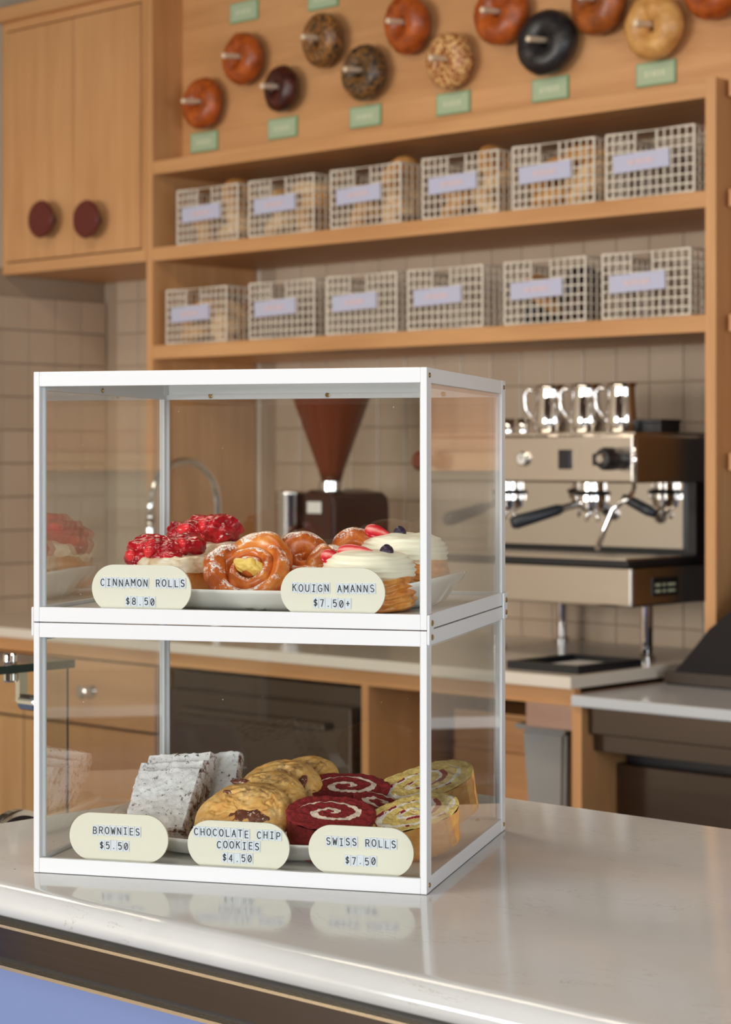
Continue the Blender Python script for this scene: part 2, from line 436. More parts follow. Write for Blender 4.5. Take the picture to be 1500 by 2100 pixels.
up = [(365, 'bag'), (512, 'pale'), (680, 'bag'), (868, 'bag'), (1053, 'bag'), (1245, None)]
lo = [(343, 'bag'), (513, None), (672, None), (838, None), (1036, 'dark'), (1237, None)]
BASK = []
for row, (lst, z, nm) in enumerate(((up, 1.973, 'upper'), (lo, 1.695, 'lower'))):
    for i, (px, cont) in enumerate(lst):
        Y = YS+0.012; X0 = XatY(px, Y); X = min(X0+BW/2, SX1-BW/2-0.006)
        desc = {'bag': 'holding bagels', 'pale': 'holding pale bagels', 'dark': 'holding dark bagels', None: 'standing empty'}[cont]
        t = thing('wire_basket', 'ivory wire basket %s on the %s shelf, %s' % (desc, nm, ords[i]), 'basket', (X, Y, z), group='ivory wire baskets on the shelves')
        inst('wire_grid', gridm, t, kind='stuff'); inst('rim_frame', rimm, t)
        c = inst('name_card', labm, t, (-0.02, -0.006, 0.083), (0.0, -0.03, 0)); inst('lettering', lettm, c)
        BASK.append((t, cont, nm, i))
# ------------------------------------------------------------------ bagels
def bagelmat(name, a, b, spots=None, scale=30, thr=0.55):
    m, n, l, p = newmat(name)
    v = coords(n, l, 'object')
    f = tex(n, l, v, scale, 5, 0.6)
    c = ramp(n, l, f, [(0.3, srgb(*a)), (0.7, srgb(*b))])
    if spots:
        vo = n.new('ShaderNodeTexVoronoi'); vo.inputs['Scale'].default_value = 150; l.new(v, vo.inputs['Vector'])
        sc = n.new('ShaderNodeSeparateColor'); l.new(vo.outputs['Color'], sc.inputs[0])
        c = mixc(n, l, mth(n, l, 'GREATER_THAN', sc.outputs[0], thr), c, srgb(*spots))
    l.new(c, p.inputs['Base Color']); p.inputs['Roughness'].default_value = 0.38
    bump(n, l, p, f, 0.5, 0.004)
    return m
BM = {
 'amber': bagelmat('bagel_amber', (120, 48, 12), (196, 98, 34)),
 'brown': bagelmat('bagel_brown', (104, 50, 16), (180, 98, 40)),
 'dark': bagelmat('bagel_dark', (30, 16, 14), (88, 34, 20)),
 'seed': bagelmat('bagel_seed', (120, 76, 34), (176, 122, 64), (58, 46, 34), thr=0.55),
 'seed2': bagelmat('bagel_seed2', (96, 66, 34), (150, 106, 58), (52, 44, 36), thr=0.45),
 'nut': bagelmat('bagel_nut', (130, 66, 26), (176, 104, 48), (222, 180, 120), thr=0.5),
 'black': bagelmat('bagel_black', (16, 15, 16), (44, 42, 44)),
 'plain': bagelmat('bagel_plain', (176, 120, 58), (222, 172, 104)),
 'pale': bagelmat('bagel_pale', (200, 156, 100), (236, 204, 156)),
}
def bagelmesh(key, seed, R=0.043, r=0.032):
    bm = bmesh.new(); N, M = 40, 18; g = []
    off = Vector((seed*5.1, seed, 0))
    for i in range(N):
        a = 2*PI*i/N; row = []
        for j in range(M):
            b = 2*PI*j/M
            rr = r*(1+0.10*noise.noise(Vector((math.cos(a)*1.4, math.sin(a)*1.4, seed*3.3))))
            q = R+rr*1.08*math.cos(b)
            p = Vector((q*math.cos(a), rr*0.88*math.sin(b), q*math.sin(a)))
            p *= 1+0.03*fbm(p+off, 50, 2)
            row.append(bm.verts.new(p))
        g.append(row)
    for i in range(N):
        for j in range(M):
            bm.faces.new((g[i][j], g[(i+1) % N][j], g[(i+1) % N][(j+1) % M], g[i][(j+1) % M]))
    bmesh.ops.recalc_face_normals(bm, faces=bm.faces)
    me = bpy.data.meshes.new('bagel'); bm.to_mesh(me); bm.free(); me.materials.append(BM[key])
    me.polygons.foreach_set('use_smooth', [True]*len(me.polygons)); return me
PEG = plain('birch_peg', srgb(226, 206, 178), 0.5)
pegbm = bmesh.new(); lathe(pegbm, [(0.0075, 0.0), (0.0075, -0.112), (0.0065, -0.115)], 16, axis='Y')
pegm = bpy.data.meshes.new('peg'); pegbm.to_mesh(pegm); pegbm.free(); pegm.materials.append(PEG)
wallb = [(415, 212, 'amber', 1.0, 'glossy amber bagel on the lowest peg at the left end of the board'),
 (498, 120, 'amber', 1.0, 'amber brown bagel hung above the small dark bagel, up left'),
 (577, 182, 'dark', 0.88, 'small dark red-brown bagel on a peg, third from the left'),
 (661, 82, 'seed', 1.0, 'tan seeded bagel hung right of the amber pair'),
 (747, 148, 'seed2', 1.02, 'greenish-brown seeded bagel below and right of the tan seeded one'),
 (835, 50, 'amber', 1.05, 'smooth reddish amber bagel at the top middle of the board'),
 (922, 125, 'nut', 0.98, 'bagel crusted with pale nut pieces at board centre'),
 (1028, 28, 'amber', 1.08, 'orange-red bagel cut off by the top edge, left of the black bagel'),
 (1122, 87, 'black', 1.12, 'black seeded bagel on a peg'),
 (1228, 2, 'brown', 1.12, 'brown bagel at the top edge between black and plain bagels'),
 (1342, 55, 'plain', 1.08, 'plain pale golden bagel at the right of the board'),
 (1460, -30, 'amber', 1.08, 'amber bagel just peeking in at the top right corner')]
for i, (x, y, key, sc, lab) in enumerate(wallb):
    Yc = YB-0.040
    X = XatY(x, Yc); Z = ZatY(x, y, Yc)
    o = inst('bagel', bagelmesh(key, i+1), None, (X, Yc, Z), (random.uniform(.05, .16), random.uniform(0, 3), random.uniform(-.12, .12)))
    o.scale = (sc*0.95, sc*1.05, sc*0.95); tag(o, lab, 'bagel', 'bagels hung on wooden pegs')
    inst('peg', pegm, su, (X+3.5, YB-YS, Z+0.009-0.9+0.0), (0.10, 0, 0))
GREEN = plain('mint_card', srgb(166, 184, 150), 0.6); GREENR = plain('mint_card_rim', srgb(122, 160, 120), 0.6)
INKP = plain('pale_ink', srgb(196, 204, 172), 0.6)
for (x, y) in ((503, 24), (665, -3), (421, 291), (582, 263), (752, 239), (932, 212), (1131, 183), (1348, 151)):
    X = XatY(x, YB); Z = ZatY(x, y, YB)
    c = bx('name_plaque', (-0.056, 0.056, -0.006, 0, -0.028, 0.028), GREENR, su, bev=0.001, loc=(X+3.5, YB-YS, Z-0.9))
    bx('plaque_face', (-0.052, 0.052, -0.0068, -0.005, -0.024, 0.024), GREEN, c)
    bm = bmesh.new(); xx = -0.030
    for wd in (0.009, 0.006, 0.011, 0.007, 0.009): box(bm, xx, xx+wd, -0.0078, -0.0066, -0.008, 0.006); xx += wd+0.004
    link('lettering', bm, INKP, c)
bm_keys = {k: bagelmesh(k, 20+i, 0.037, 0.027) for i, k in enumerate(('amber', 'plain', 'pale', 'dark', 'black'))}
for (t, cont, nm, i) in BASK:
    if not cont: continue
    keys = {'bag': ('plain', 'amber', 'pale'), 'pale': ('pale', 'pale', 'plain'), 'dark': ('black', 'dark', 'plain')}[cont]
    q = 0
    for lev in range(3):
        for (dx, dy) in ((-0.052, 0.075), (0.055, 0.08), (0.05, 0.20), (-0.05, 0.2)):
            if lev == 2 and dx < 0: continue
            if nm == 'lower' and lev == 2: continue
            key = keys[(q*2+lev) % 3 if cont != 'dark' else min(2, (q+lev) % 3)]
            me = bm_keys[key]; loc = t.location+Vector((dx+random.uniform(-.006, .006), dy, 0.030+lev*0.046))
            o = inst('bagel', me, None, loc, (PI/2+random.uniform(-.12, .12), random.uniform(0, 3), random.uniform(-.1, .1)))
            tag(o, '%s bagel, %s %s %s, in the basket %s on the %s shelf' % ({'plain': 'golden', 'amber': 'amber brown', 'pale': 'pale cream', 'dark': 'dark red-brown', 'black': 'black seeded'}[key], ('bottom', 'middle', 'top')[lev], 'front' if dy < .1 else 'back', 'left' if dx < 0 else 'right', ords[i], nm), 'bagel', 'bagels piled in the %s %s basket' % (ords[i], nm))
            q += 1
# ------------------------------------------------------------------ back counter
bc = thing('back_counter', 'maple base cabinets along the tiled back wall', 'cabinet', (-4, YC+0.02, 0))
def kbx(name, b, m, parent=bc, bev=0.0, o=(-4, YC+0.02, 0), **k):
    return bx(name, (b[0]-o[0], b[1]-o[0], b[2]-o[1], b[3]-o[1], b[4]-o[2], b[5]-o[2]), m, parent, bev, **k)
wt = bx('worktop', (XL+0.002, XE, YC, YW-0.002, 0.873, 0.9), WORKTOP, None, bev=0.002)
tag(wt, 'long cream stone worktop under the espresso machine', 'worktop')
FY = YC+0.02
kbx('top_rail', (XL+0.002, XE-0.004, FY, FY+0.02, 0.835, 0.873), WX)
kbx('kick_board', (XL+0.01, XE-0.02, FY+0.06, FY+0.08, 0.0, 0.09), WX)
X340 = -4.05; X742 = XatY(742, FY)
kbx('side_panel', (X742, X742+0.022, FY, YW-0.01, 0.002, 0.835), WZ)
kbx('side_panel', (X340-0.022, X340, FY, YW-0.01, 0.002, 0.835), WZ)
kbx('side_panel', (XE-0.004, XE+0.022, FY-0.01, YW-0.01, 0.002, 0.862), WZ)
kbx('side_panel', (XL+0.002, XL+0.022, FY, YW-0.01, 0.002, 0.835), WZ)
kbx('back_panel', (XL+0.02, XE-0.004, YW-0.03, YW-0.012, 0.09, 0.835), plain('shaded_backing', srgb(58, 38, 26), 0.8))  # deep shade of the bay is put into the wood panel's colour
kbx('inner_shelf', (X742+0.022, XE-0.004, FY+0.06, YW-0.03, 0.44, 0.46), WX)
def kn(parent, x, y, z):
    bm = bmesh.new(); lathe(bm, [(0.018, 0.0), (0.016, -0.004), (0.007, -0.006), (0.007, -0.018), (0.019, -0.026), (0.019, -0.036), (0.012, -0.040), (0.001, -0.040)], 28, axis='Y')
    o = link('knob', bm, CHROME, parent, loc=(x, y, z)); sharpsmooth(o, 50); o['label'] = 'chrome round knob'
xs_ = [XL+0.022, -4.62, X340-0.022]
for a, b in zip(xs_, xs_[1:]):
    d = kbx('drawer', (a+0.003, b-0.003, FY-0.018, FY, 0.66, 0.83), WX, bev=0.002); kn(d, (a+b)/2+4+0.016, -0.018, 0.75)
    mid = (a+b)/2
    d = kbx('door', (a+0.003, b-0.003, FY-0.018, FY, 0.095, 0.653), WZ, bev=0.002)
# appliance under the counter
fr = thing('undercounter_fridge', 'dark steel undercounter fridge between the maple cabinets', 'fridge', ((X340+X742)/2, FY, 0.02))
hw = (X742-X340)/2-0.006
bx('fridge_body', (-hw, hw, 0.012, 0.60, 0, 0.805), DSTEEL, fr)
bx('fridge_door', (-hw+0.01, hw-0.01, -0.02, 0.012, 0.09, 0.76), DSTEEL, fr, bev=0.004)
bx('fridge_handle', (-hw+0.08, hw-0.08, -0.04, -0.02, 0.70, 0.72), DSTEEL, fr, bev=0.004)
# things in the open bay
dk = thing('steel_bin', 'shallow steel bin with a painted reddish reflection, hung under the worktop', 'bin', (-2.812, FY+0.03, 0.775))
PINKREFL = steelmat('pink_reflection_steel', (0.55, 0.38, 0.32), 0.3)  # pink reflection in the stainless steel is put into its base colour
bx('bin_front', (-0.078, 0.076, 0, 0.012, 0.0, 0.058), PINKREFL, dk, bev=0.002); bx('bin_body', (-0.074, 0.072, 0.012, 0.45, 0.002, 0.056), PINKREFL, dk)
cr = thing('wooden_crate', 'maple crate with a lipped drawer at the back of the open bay', 'crate', (-3.14, FY+0.26, 0.461))
bx('crate_body', (-0.16, 0.11, 0.012, 0.36, 0, 0.30), WX, cr); bx('drawer_front', (-0.15, 0.10, -0.004, 0.012, 0.225, 0.29), WX, cr, bev=0.003)
bx('drawer_front', (-0.15, 0.10, -0.004, 0.012, 0.015, 0.21), WX, cr, bev=0.003)
POLY = plain('frosted_poly', (0.55, 0.55, 0.53), 0.25); POLY.node_tree.nodes['Principled BSDF'].inputs['Transmission Weight'].default_value = 0.45
tb = thing('food_tub', 'translucent tapered food tub with a lid in the open bay', 'tub', (-2.885, FY+0.09, 0.461))
def taper(bm, w0, d0, w1, d1, z0, z1, cy):
    vs = []
    for (w, d, z) in ((w0, d0, z0), (w1, d1, z1)):
        vs.append([bm.verts.new(p) for p in ((-w, cy-d, z), (w, cy-d, z), (w, cy+d, z), (-w, cy+d, z))])
    bm.faces.new(vs[0][::-1]); bm.faces.new(vs[1])
    for i in range(4): bm.faces.new((vs[0][i], vs[0][(i+1) % 4], vs[1][(i+1) % 4], vs[1][i]))
bm = bmesh.new(); taper(bm, 0.045, 0.07, 0.062, 0.085, 0, 0.30, 0.08)
bmesh.ops.bevel(bm, geom=bm.edges[:], offset=0.008, segments=2, affect='EDGES'); link('tub_body', bm, POLY, tb, smooth=False)
bx('lid', (-0.072, 0.072, -0.015, 0.175, 0.30, 0.312), POLY, tb, bev=0.004)
# right-hand low counter with steel fridge
lw = bx('low_worktop', (XE+0.003, -0.9, YC-0.004, YW-0.002, 0.838, 0.862), LOWTOP, None, bev=0.003)
tag(lw, 'pale grey worktop, lower, running off to the right', 'worktop')
fg = thing('steel_prep_fridge', 'dark steel prep fridge under the pale grey worktop', 'fridge', (-1.8, FY+0.01, 0.02))
bx('top_rail', (-0.90, 0.9, 0, 0.5, 0.757, 0.816), DSTEEL, fg, bev=0.003)
bx('lower_rail', (-0.90, 0.9, 0.02, 0.5, 0.72, 0.755), DSTEEL, fg)
bx('fridge_body', (-0.90, 0.9, 0.14, 0.7, 0, 0.72), BLACK, fg)
for a, b in ((-0.895, -0.1), (-0.09, 0.55)): bx('fridge_door', (a, b, 0.10, 0.14, 0.05, 0.685), DSTEEL, fg, bev=0.004)
# dark sloped hood object at the right edge
p0 = onZ(1365, 1398, 0.862)
dm = bmesh.new()
SX_ = XatY(1365, p0[1])
yy = 3.925; SX_ = XatY(1365, yy)
pr = [(0, 0), (0.55, 0), (0.55, 0.36), (0.27, 0.25)]
pr = [(XatY(1362, yy)-SX_, 0.0), (0.7, 0.0), (0.7, 0.42), (XatY(1500, yy)-SX_+0.02, ZatY(1500, 1236, yy)-0.862), (XatY(1455, yy)-SX_, ZatY(1455, 1290, yy)-0.862)]
prism(dm, pr, 0.0, 0.22)
bmesh.ops.bevel(dm, geom=dm.edges[:], offset=0.004, segments=2, affect='EDGES')
dt_ = thing('counter_hood', 'black slope-sided box on the pale grey worktop at the right edge', 'box', (SX_, yy, 0.862))
link('hood_body', dm, plain('black_satin', (0.012, 0.009, 0.008), 0.6, spec=0.25), dt_)
bx('base_strip', (0.0, 0.7, -0.006, 0.0, 0.004, 0.03), plain('dark_bronze', (0.05, 0.035, 0.025), 0.4), dt_)
# tray on worktop
q = [onZ(*p, 0.9) for p in ((1040, 1350), (1185, 1378), (1285, 1358), (1140, 1336))]
tr = thing('paper_tray', 'flat black square tray holding a white sheet by the worktop edge', 'tray', (-2.86, 3.70, 0.9), (0, 0, 0.0))
xa = XatY(1040, 3.66); xb = XatY(1186, 3.66)
W2 = (xb-xa)/2; tr.location = ((xa+xb)/2, 3.66+0.1, 0.9)
bx('tray_base', (-W2, W2, -0.1, 0.14, 0, 0.006), BLACK, tr)
for b in ((-W2, W2, -0.1, -0.085, 0.006, 0.018), (-W2, W2, 0.125, 0.14, 0.006, 0.018), (-W2, -W2+0.015, -0.085, 0.125, 0.006, 0.018), (W2-0.015, W2, -0.085, 0.125, 0.006, 0.018)):
    bx('tray_rim', b, BLACK, tr)
ps = bx('paper_sheet', (-W2+0.05, W2-0.04, -0.05, 0.1, 0.0065, 0.008), plain('white_paper', (0.8, 0.8, 0.78), 0.6)); ps.location = tr.location
tag(ps, 'white sheet lying in the flat black tray', 'paper')
# ------------------------------------------------------------------ espresso machine
MX0, MX1, MY0, MY1 = -3.36, -2.735, 3.85, 4.33
mo = (-3.05, 3.85, 0.901)
em = thing('espresso_machine', 'steel two-group espresso machine on the cream worktop', 'espresso machine', mo)
def mb(name, b, m, parent=em, bev=0.0, **k):
    return bx(name, (b[0]-mo[0], b[1]-mo[0], b[2]-mo[1], b[3]-mo[1], b[4]-mo[2], b[5]-mo[2]), m, parent, bev, **k)
body = mb('upper_housing', (MX0, MX1, MY0, MY1, 1.315, 1.425), STEEL, bev=0.006)
mb('cup_rail', (MX0, MX1-0.01, MY0+0.02, MY1-0.02, 1.425, 1.431), STEEL)
mb('side_cheek', (MX1-0.03, MX1, MY0+0.25, MY1, 1.142, 1.315), BLACK)
mb('side_cheek', (MX0, MX0+0.03, MY0+0.25, MY1, 1.142, 1.315), STEEL)
mb('back_splash', (MX0+0.03, MX1-0.03, MY0+0.24, MY0+0.25, 1.16, 1.315), CHROME)
mb('boiler_cover', (MX0+0.03, MX1-0.03, MY0+0.25, MY1-0.01, 1.142, 1.315), BLACK)
mb('drip_tray', (MX0-0.005, MX1+0.005, MY0-0.03, MY1, 1.128, 1.143), BLACK, bev=0.002)
mb('drip_lip', (MX0, MX1, MY0-0.028, MY0+0.24, 1.1431, 1.147), STEEL)
lb = mb('lower_housing', (MX0+0.01, MX1-0.005, MY0, MY1, 1.035, 1.128), STEEL, bev=0.006)
bd = mb('badge', (MX1-0.006, MX1-0.003, MY0+0.08, MY0+0.18, 1.058, 1.10), BLACK, lb, bev=0.0)
bd['label'] = 'small black badge with pale print'
bd.parent = em
for k_, (a, b) in enumerate(((0.09, 0.11), (0.12, 0.13), (0.14, 0.17))):
    for zz in (1.066, 1.08):
        mb('badge_print', (MX1-0.0032, MX1-0.0024, MY0+a, MY0+b, zz, zz+0.006), INKP, em)
for (x, y) in ((MX0+0.09, MY0+0.18), (MX1-0.09, MY0+0.18), (MX0+0.09, MY1-0.04), (MX1-0.09, MY1-0.04)):
    bm = bmesh.new(); lathe(bm, [(0.022, -0.134), (0.022, -0.125), (0.015, -0.12), (0.015, -0.005), (0.02, 0)], 24)
    sharpsmooth(link('leg', bm, CHROME, em, loc=(x-mo[0], y-mo[1], 1.035-mo[2])))
# front panel features
def fx(px): return XatY(px, MY0)
def fz(px, py): return ZatY(px, py, MY0)
bm = bmesh.new(); lathe(bm, [(0.017, 0), (0.017, -0.008), (0.014, -0.010), (0.001, -0.010)], 32, axis='Y')
g = link('gauge', bm, CHROME, em, loc=(fx(1075)-mo[0], 0, fz(1075, 941)-mo[2]))
bm = bmesh.new(); lathe(bm, [(0.0125, -0.0102), (0.001, -0.0104)], 32, axis='Y'); link('gauge_face', bm, CERAMIC, g)
bx('gauge_needle', (-0.001, 0.001, -0.012, -0.0105, -0.002, 0.009), BLACK, g)
mb('button_panel', (fx(1148), fx(1173), MY0-0.006, MY0, fz(1160, 962), fz(1160, 922)), BLACK, bev=0.002)
mb('button_panel', (fx(1218), fx(1244), MY0-0.006, MY0, fz(1230, 955), fz(1230, 930)), BLACK, bev=0.002)
bm = bmesh.new(); lathe(bm, [(0.024, 0.0), (0.026, -0.02), (0.026, -0.05), (0.020, -0.062), (0.001, -0.064)], 32, axis='Y')
kk = link('steam_knob', bm, BLACK, em, loc=(fx(1290)-0.03-mo[0], 0, fz(1272, 941)-mo[2])); sharpsmooth(kk, 40)
bm = bmesh.new(); lathe(bm, [(0.012, -0.0642), (0.009, -0.070), (0.001, -0.070)], 24, axis='Y'); link('knob_cap', bm, CHROME, kk)
WKN = plain('walnut_knob', srgb(110, 52, 28), 0.4)
bm = bmesh.new(); lathe(bm, [(0.012, 0), (0.012, -0.02), (0.022, -0.025), (0.024, -0.05), (0.015, -0.06), (0.001, -0.06)], 24, axis='Y')
sharpsmooth(link('steam_knob', bm, WKN, em, loc=(XatY(866, MY0-0.04)-mo[0], 0, ZatY(866, 945, MY0-.04)-mo[2])), 40)
# groups and portafilters
for gx, hd in ((1215, (-0.14, -0.045)), (1046, (0.0, -0.05))):
    X = XatY(gx, MY0+0.09)-mo[0]
    bm = bmesh.new(); lathe(bm, [(0.034, 0.0), (0.034, -0.018), (0.040, -0.02), (0.040, -0.042), (0.033, -0.045), (0.031, -0.06), (0.018, -0.068), (0.001, -0.068)], 36)
    gr = link('group_head', bm, CHROME, em, loc=(X, 0.09, 1.315-mo[2])); sharpsmooth(gr, 40)
    bm = bmesh.new(); lathe(bm, [(0.042, -0.020), (0.044, -0.024), (0.042, -0.030)], 36, cap=False); link('group_collar', bm, BLACK, gr)
    d = Vector((-0.62, -0.78, -0.28)).normalized() if gx == 1215 else Vector((-0.2, -0.95, -0.25)).normalized()
    a = Vector((0, 0, -0.040))
    bm = bmesh.new(); tube(bm, [a+d*0.035, a+d*0.075], 0.0085, 14); link('portafilter_neck', bm, CHROME, gr)
    bm = bmesh.new(); tube(bm, [a+d*0.072, a+d*0.085, a+d*0.13, a+d*0.19, a+d*0.20], [0.009, 0.013, 0.0145, 0.0165, 0.012], 18)
    hh = link('portafilter_handle', bm, NAVYBLACK, gr, smooth=True)
    bm = bmesh.new()
    for s in (-0.016, 0.016): tube(bm, [(s*0.2, 0, -0.066), (s, 0, -0.078), (s, 0, -0.09)], 0.005, 10)
    link('spout', bm, CHROME, gr, smooth=True)
# second black handle at right
X = XatY(1300, MY0+0.09)-mo[0]
a = Vector((X, 0.05, 1.283-mo[2])); d = Vector((0.75, 0.1, -0.35)).normalized()
bm = bmesh.new(); tube(bm, [a, a+d*0.02, a+d*0.07, a+d*0.09], [0.008, 0.012, 0.013, 0.009], 16); link('spare_handle', bm, NAVYBLACK, em, smooth=True)
bm = bmesh.new(); Yw_ = MY0-0.02
P = lambda px, py, Y: (XatY(px, Y)-mo[0], Y-mo[1], ZatY(px, py, Y)-mo[2])
tube(bm, [P(1302, 995, MY0+0.03), P(1300, 1008, MY0), P(1290, 1022, MY0-0.02), P(1276, 1030, MY0-0.03), P(1258, 1044, MY0-0.035), P(1240, 1086, MY0-0.04), P(1225, 1128, MY0-0.045)], [0.006]*4+[0.0062]*2+[0.007], 14)
link('steam_wand', bm, CHROME, em, smooth=True)
bm = bmesh.new()
tube(bm, [P(1303, 897, MY0-0.004), P(1303, 988, MY0-0.004)], 0.0055, 12); link('edge_trim', bm, CHROME, em, smooth=True)
# milk pitchers on top
bmp = bmesh.new(); lathe(bmp, [(0.036, 0.0), (0.040, 0.004), (0.041, 0.03), (0.036, 0.075), (0.034, 0.10), (0.037, 0.114), (0.035, 0.114), (0.032, 0.10), (0.033, 0.08), (0.036, 0.03), (0.033, 0.006), (0.001, 0.006)], 40, cap=False)
bmesh.ops.recalc_face_normals(bmp, faces=bmp.faces)
pm = bpy.data.meshes.new('pitcher_body'); bmp.to_mesh(pm); bmp.free(); pm.materials.append(CHROME); pm.polygons.foreach_set('use_smooth', [True]*len(pm.polygons))
bmp = bmesh.new(); tube(bmp, [(-0.034, -0.0, 0.10), (-0.058, 0, 0.104), (-0.068, 0, 0.09), (-0.062, 0, 0.055), (-0.040, 0, 0.025)], [0.0045]*5, 10)
hm = bpy.data.meshes.new('handle'); bmp.to_mesh(hm); bmp.free(); hm.materials.append(CHROME); hm.polygons.foreach_set('use_smooth', [True]*len(hm.polygons))
for px, lab in ((1130, 'left'), (1203, 'middle'), (1277, 'right')):
    Y = MY0+0.10
    t = thing('milk_pitcher', 'shiny steel milk pitcher on the espresso machine, %s of three' % lab, 'pitcher', (XatY(px, Y), Y, 1.4315), (0, 0, 0.45), group='steel milk pitchers on the machine')
    t.scale = (0.95, 0.95, 1.0)
    inst('pitcher_body', pm, t); inst('handle', hm, t)
for px, lab in ((1044, 'nearest the display case'), (1074, 'between the first glass and the pitchers')):
    bm = bmesh.new(); lathe(bm, [(0.012, 0), (0.016, 0.035), (0.0145, 0.035), (0.011, 0.003), (0.001, 0.003)], 24, cap=False)
    o = link('shot_cup', bm, CHROME, None, smooth=True, loc=(XatY(px, MY0+0.08), MY0+0.08, 1.4315)); tag(o, 'small steel shot cup, ' + lab, 'cup', 'shot cups on the machine')
bl = thing('lidded_tin', 'small black lidded tin on the right end of the machine', 'tin', (XatY(1345, 4.0), 4.0, 1.4315))
bx('tin_body', (-0.035, 0.035, -0.03, 0.05, 0, 0.022), BLACK, bl, bev=0.002); bx('lid', (-0.037, 0.037, -0.032, 0.052, 0.022, 0.030), BLACK, bl, bev=0.002)
bb = tag(bx('power_box', (-0.05, 0.05, -0.05, 0.11, 0.0, 0.56), BLACK, None, bev=0.004, loc=(-2.67, 4.24, 0.901)), 'tall black box between the machine and the post', 'box')
bb.location.x = -2.675
# ------------------------------------------------------------------ grinder
gY = 3.98; gX = XatY(680, gY)
gd = thing('coffee_grinder', 'dark brown coffee grinder with a conical amber bean hopper', 'grinder', (gX, gY, 0.9005))
GB = plain('brown_black_plastic', srgb(62, 30, 20), 0.3)
AMB, n, l, p = newmat('amber_hopper'); p.inputs['Base Color'].default_value = c4(srgb(118, 54, 28)); p.inputs['Roughness'].default_value = 0.15
p.inputs['Transmission Weight'].default_value = 0.15
m2x = ZatY(680, 945, gY)-0.9005
def gz(y): return ZatY(680, y, gY)-0.9005
bm = bmesh.new()
prism(bm, [(-0.058, 0.03), (0.070, 0.03), (0.066, gz(1030)), (0.055, gz(1012)), (-0.035, gz(1003)), (-0.048, gz(1015))], -0.06, 0.16)
bmesh.ops.bevel(bm, geom=bm.edges[:], offset=0.008, segments=3, affect='EDGES'); link('grinder_body', bm, GB, gd)
bx('base_plate', (-0.08, 0.08, -0.12, 0.18, 0, 0.03), GB, gd, bev=0.006)
bx('logo_plate', (-0.028, 0.022, -0.064, -0.06, gz(1052), gz(1028)), CERAMIC, gd, bev=0.001)
bm = bmesh.new(); lathe(bm, [(0.034, gz(1006)), (0.034, gz(988)), (0.026, gz(984))], 32); sharpsmooth(link('collar', bm, CHROME, gd), 40)
bm = bmesh.new(); lathe(bm, [(0.027, gz(985)), (0.034, gz(965)), (0.10, gz(822)), (0.11, gz(800)), (0.11, gz(790))], 40); link('bean_hopper', bm, AMB, gd, smooth=True)
bm = bmesh.new(); lathe(bm, [(0.114, gz(790)), (0.114, gz(783)), (0.03, gz(776)), (0.001, gz(776))], 40); link('hopper_lid', bm, GB, gd)
bm = bmesh.new(); tube(bm, [(-0.045, -0.06, gz(1090)), (-0.060, -0.12, gz(1105)), (-0.063, -0.12, gz(1160))], 0.008, 10); link('dosing_fork', bm, WX, gd, smooth=True)
kb = thing('knock_cup', 'shiny steel canister left of the coffee grinder', 'canister', (XatY(598, 3.95), 3.95, 0.9005))
bm = bmesh.new(); h_ = ZatY(598, 1008, 3.95)-0.9005
lathe(bm, [(0.042, 0), (0.044, 0.01), (0.044, h_-0.006), (0.046, h_), (0.043, h_), (0.041, h_-0.01), (0.041, 0.012), (0.001, 0.012)], 40, cap=False); link('canister_body', bm, CHROME, kb, smooth=True)
bm = bmesh.new(); lathe(bm, [(0.046, h_*0.55), (0.0465, h_*0.52), (0.046, h_*0.49)], 40, cap=False); link('band', bm, GB, kb)
# ------------------------------------------------------------------ faucet
fa = thing('gooseneck_faucet', 'chrome gooseneck faucet over the back counter', 'faucet', (XatY(446, 4.04), 4.04, 0.9005))
R_ = 0.125; zt_ = ZatY(395, 945, 3.92)-0.9005
pts = [(0, 0, 0.02), (0, 0, zt_-R_)]
for i in range(1, 15):
    a = PI*i/14; pts.append((0.0, -R_+R_*math.cos(a), zt_-R_+R_*math.sin(a)))
pts.append((0, -2*R_, zt_-R_-0.04))
bm = bmesh.new(); tube(bm, pts, 0.011, 16); link('spout_pipe', bm, CHROME, fa, smooth=True)
bm = bmesh.new(); tube(bm, [(0, -2*R_, zt_-R_-0.03), (0, -2*R_, zt_-R_-0.06), (0, -2*R_, zt_-R_-0.15), (0, -2*R_, zt_-R_-0.165)], [0.014, 0.016, 0.018, 0.013], 20); link('spray_head', bm, CHROME, fa, smooth=True)
bm = bmesh.new(); lathe(bm, [(0.028, 0), (0.028, 0.008), (0.018, 0.012), (0.018, 0.05), (0.012, 0.055)], 28); sharpsmooth(link('base', bm, CHROME, fa), 40)
bm = bmesh.new(); tube(bm, [(0.015, 0, 0.035), (0.05, 0, 0.045), (0.075, 0, 0.055)], 0.005, 10); link('lever', bm, CHROME, fa, smooth=True)
# ------------------------------------------------------------------ glass case left
gc = thing('glass_guard', 'frameless glass counter guard with steel clamps at the left edge', 'glass guard', (-2.036, 1.66, 0.0))
bx('pedestal', (-0.60, 0.004, -1.0, 0.0, 0.0, 0.86), LAV, gc)
bx('side_pane', (-0.010, 0.0, -1.0, 0.0, 0.861, 1.108), GLASS2, gc)
bm = bmesh.new(); box(bm, -0.60, 0.006, -1.0, 0.004, 1.1085, 1.1185)
tp = link('top_pane', bm, GLASS2, gc)
bx('pane_edge', (0.006, 0.0075, -1.0, 0.005, 1.1085, 1.1185), GREENEDGE, tp)
bx('pane_edge', (-0.60, 0.006, 0.004, 0.0055, 1.1085, 1.1185), GREENEDGE, tp)
bx('pane_edge', (-0.003, 0.0, 0.0, 0.001, 0.861, 1.108), GREENEDGE, gc)
yy_ = YatX(22, -2.05)-1.66
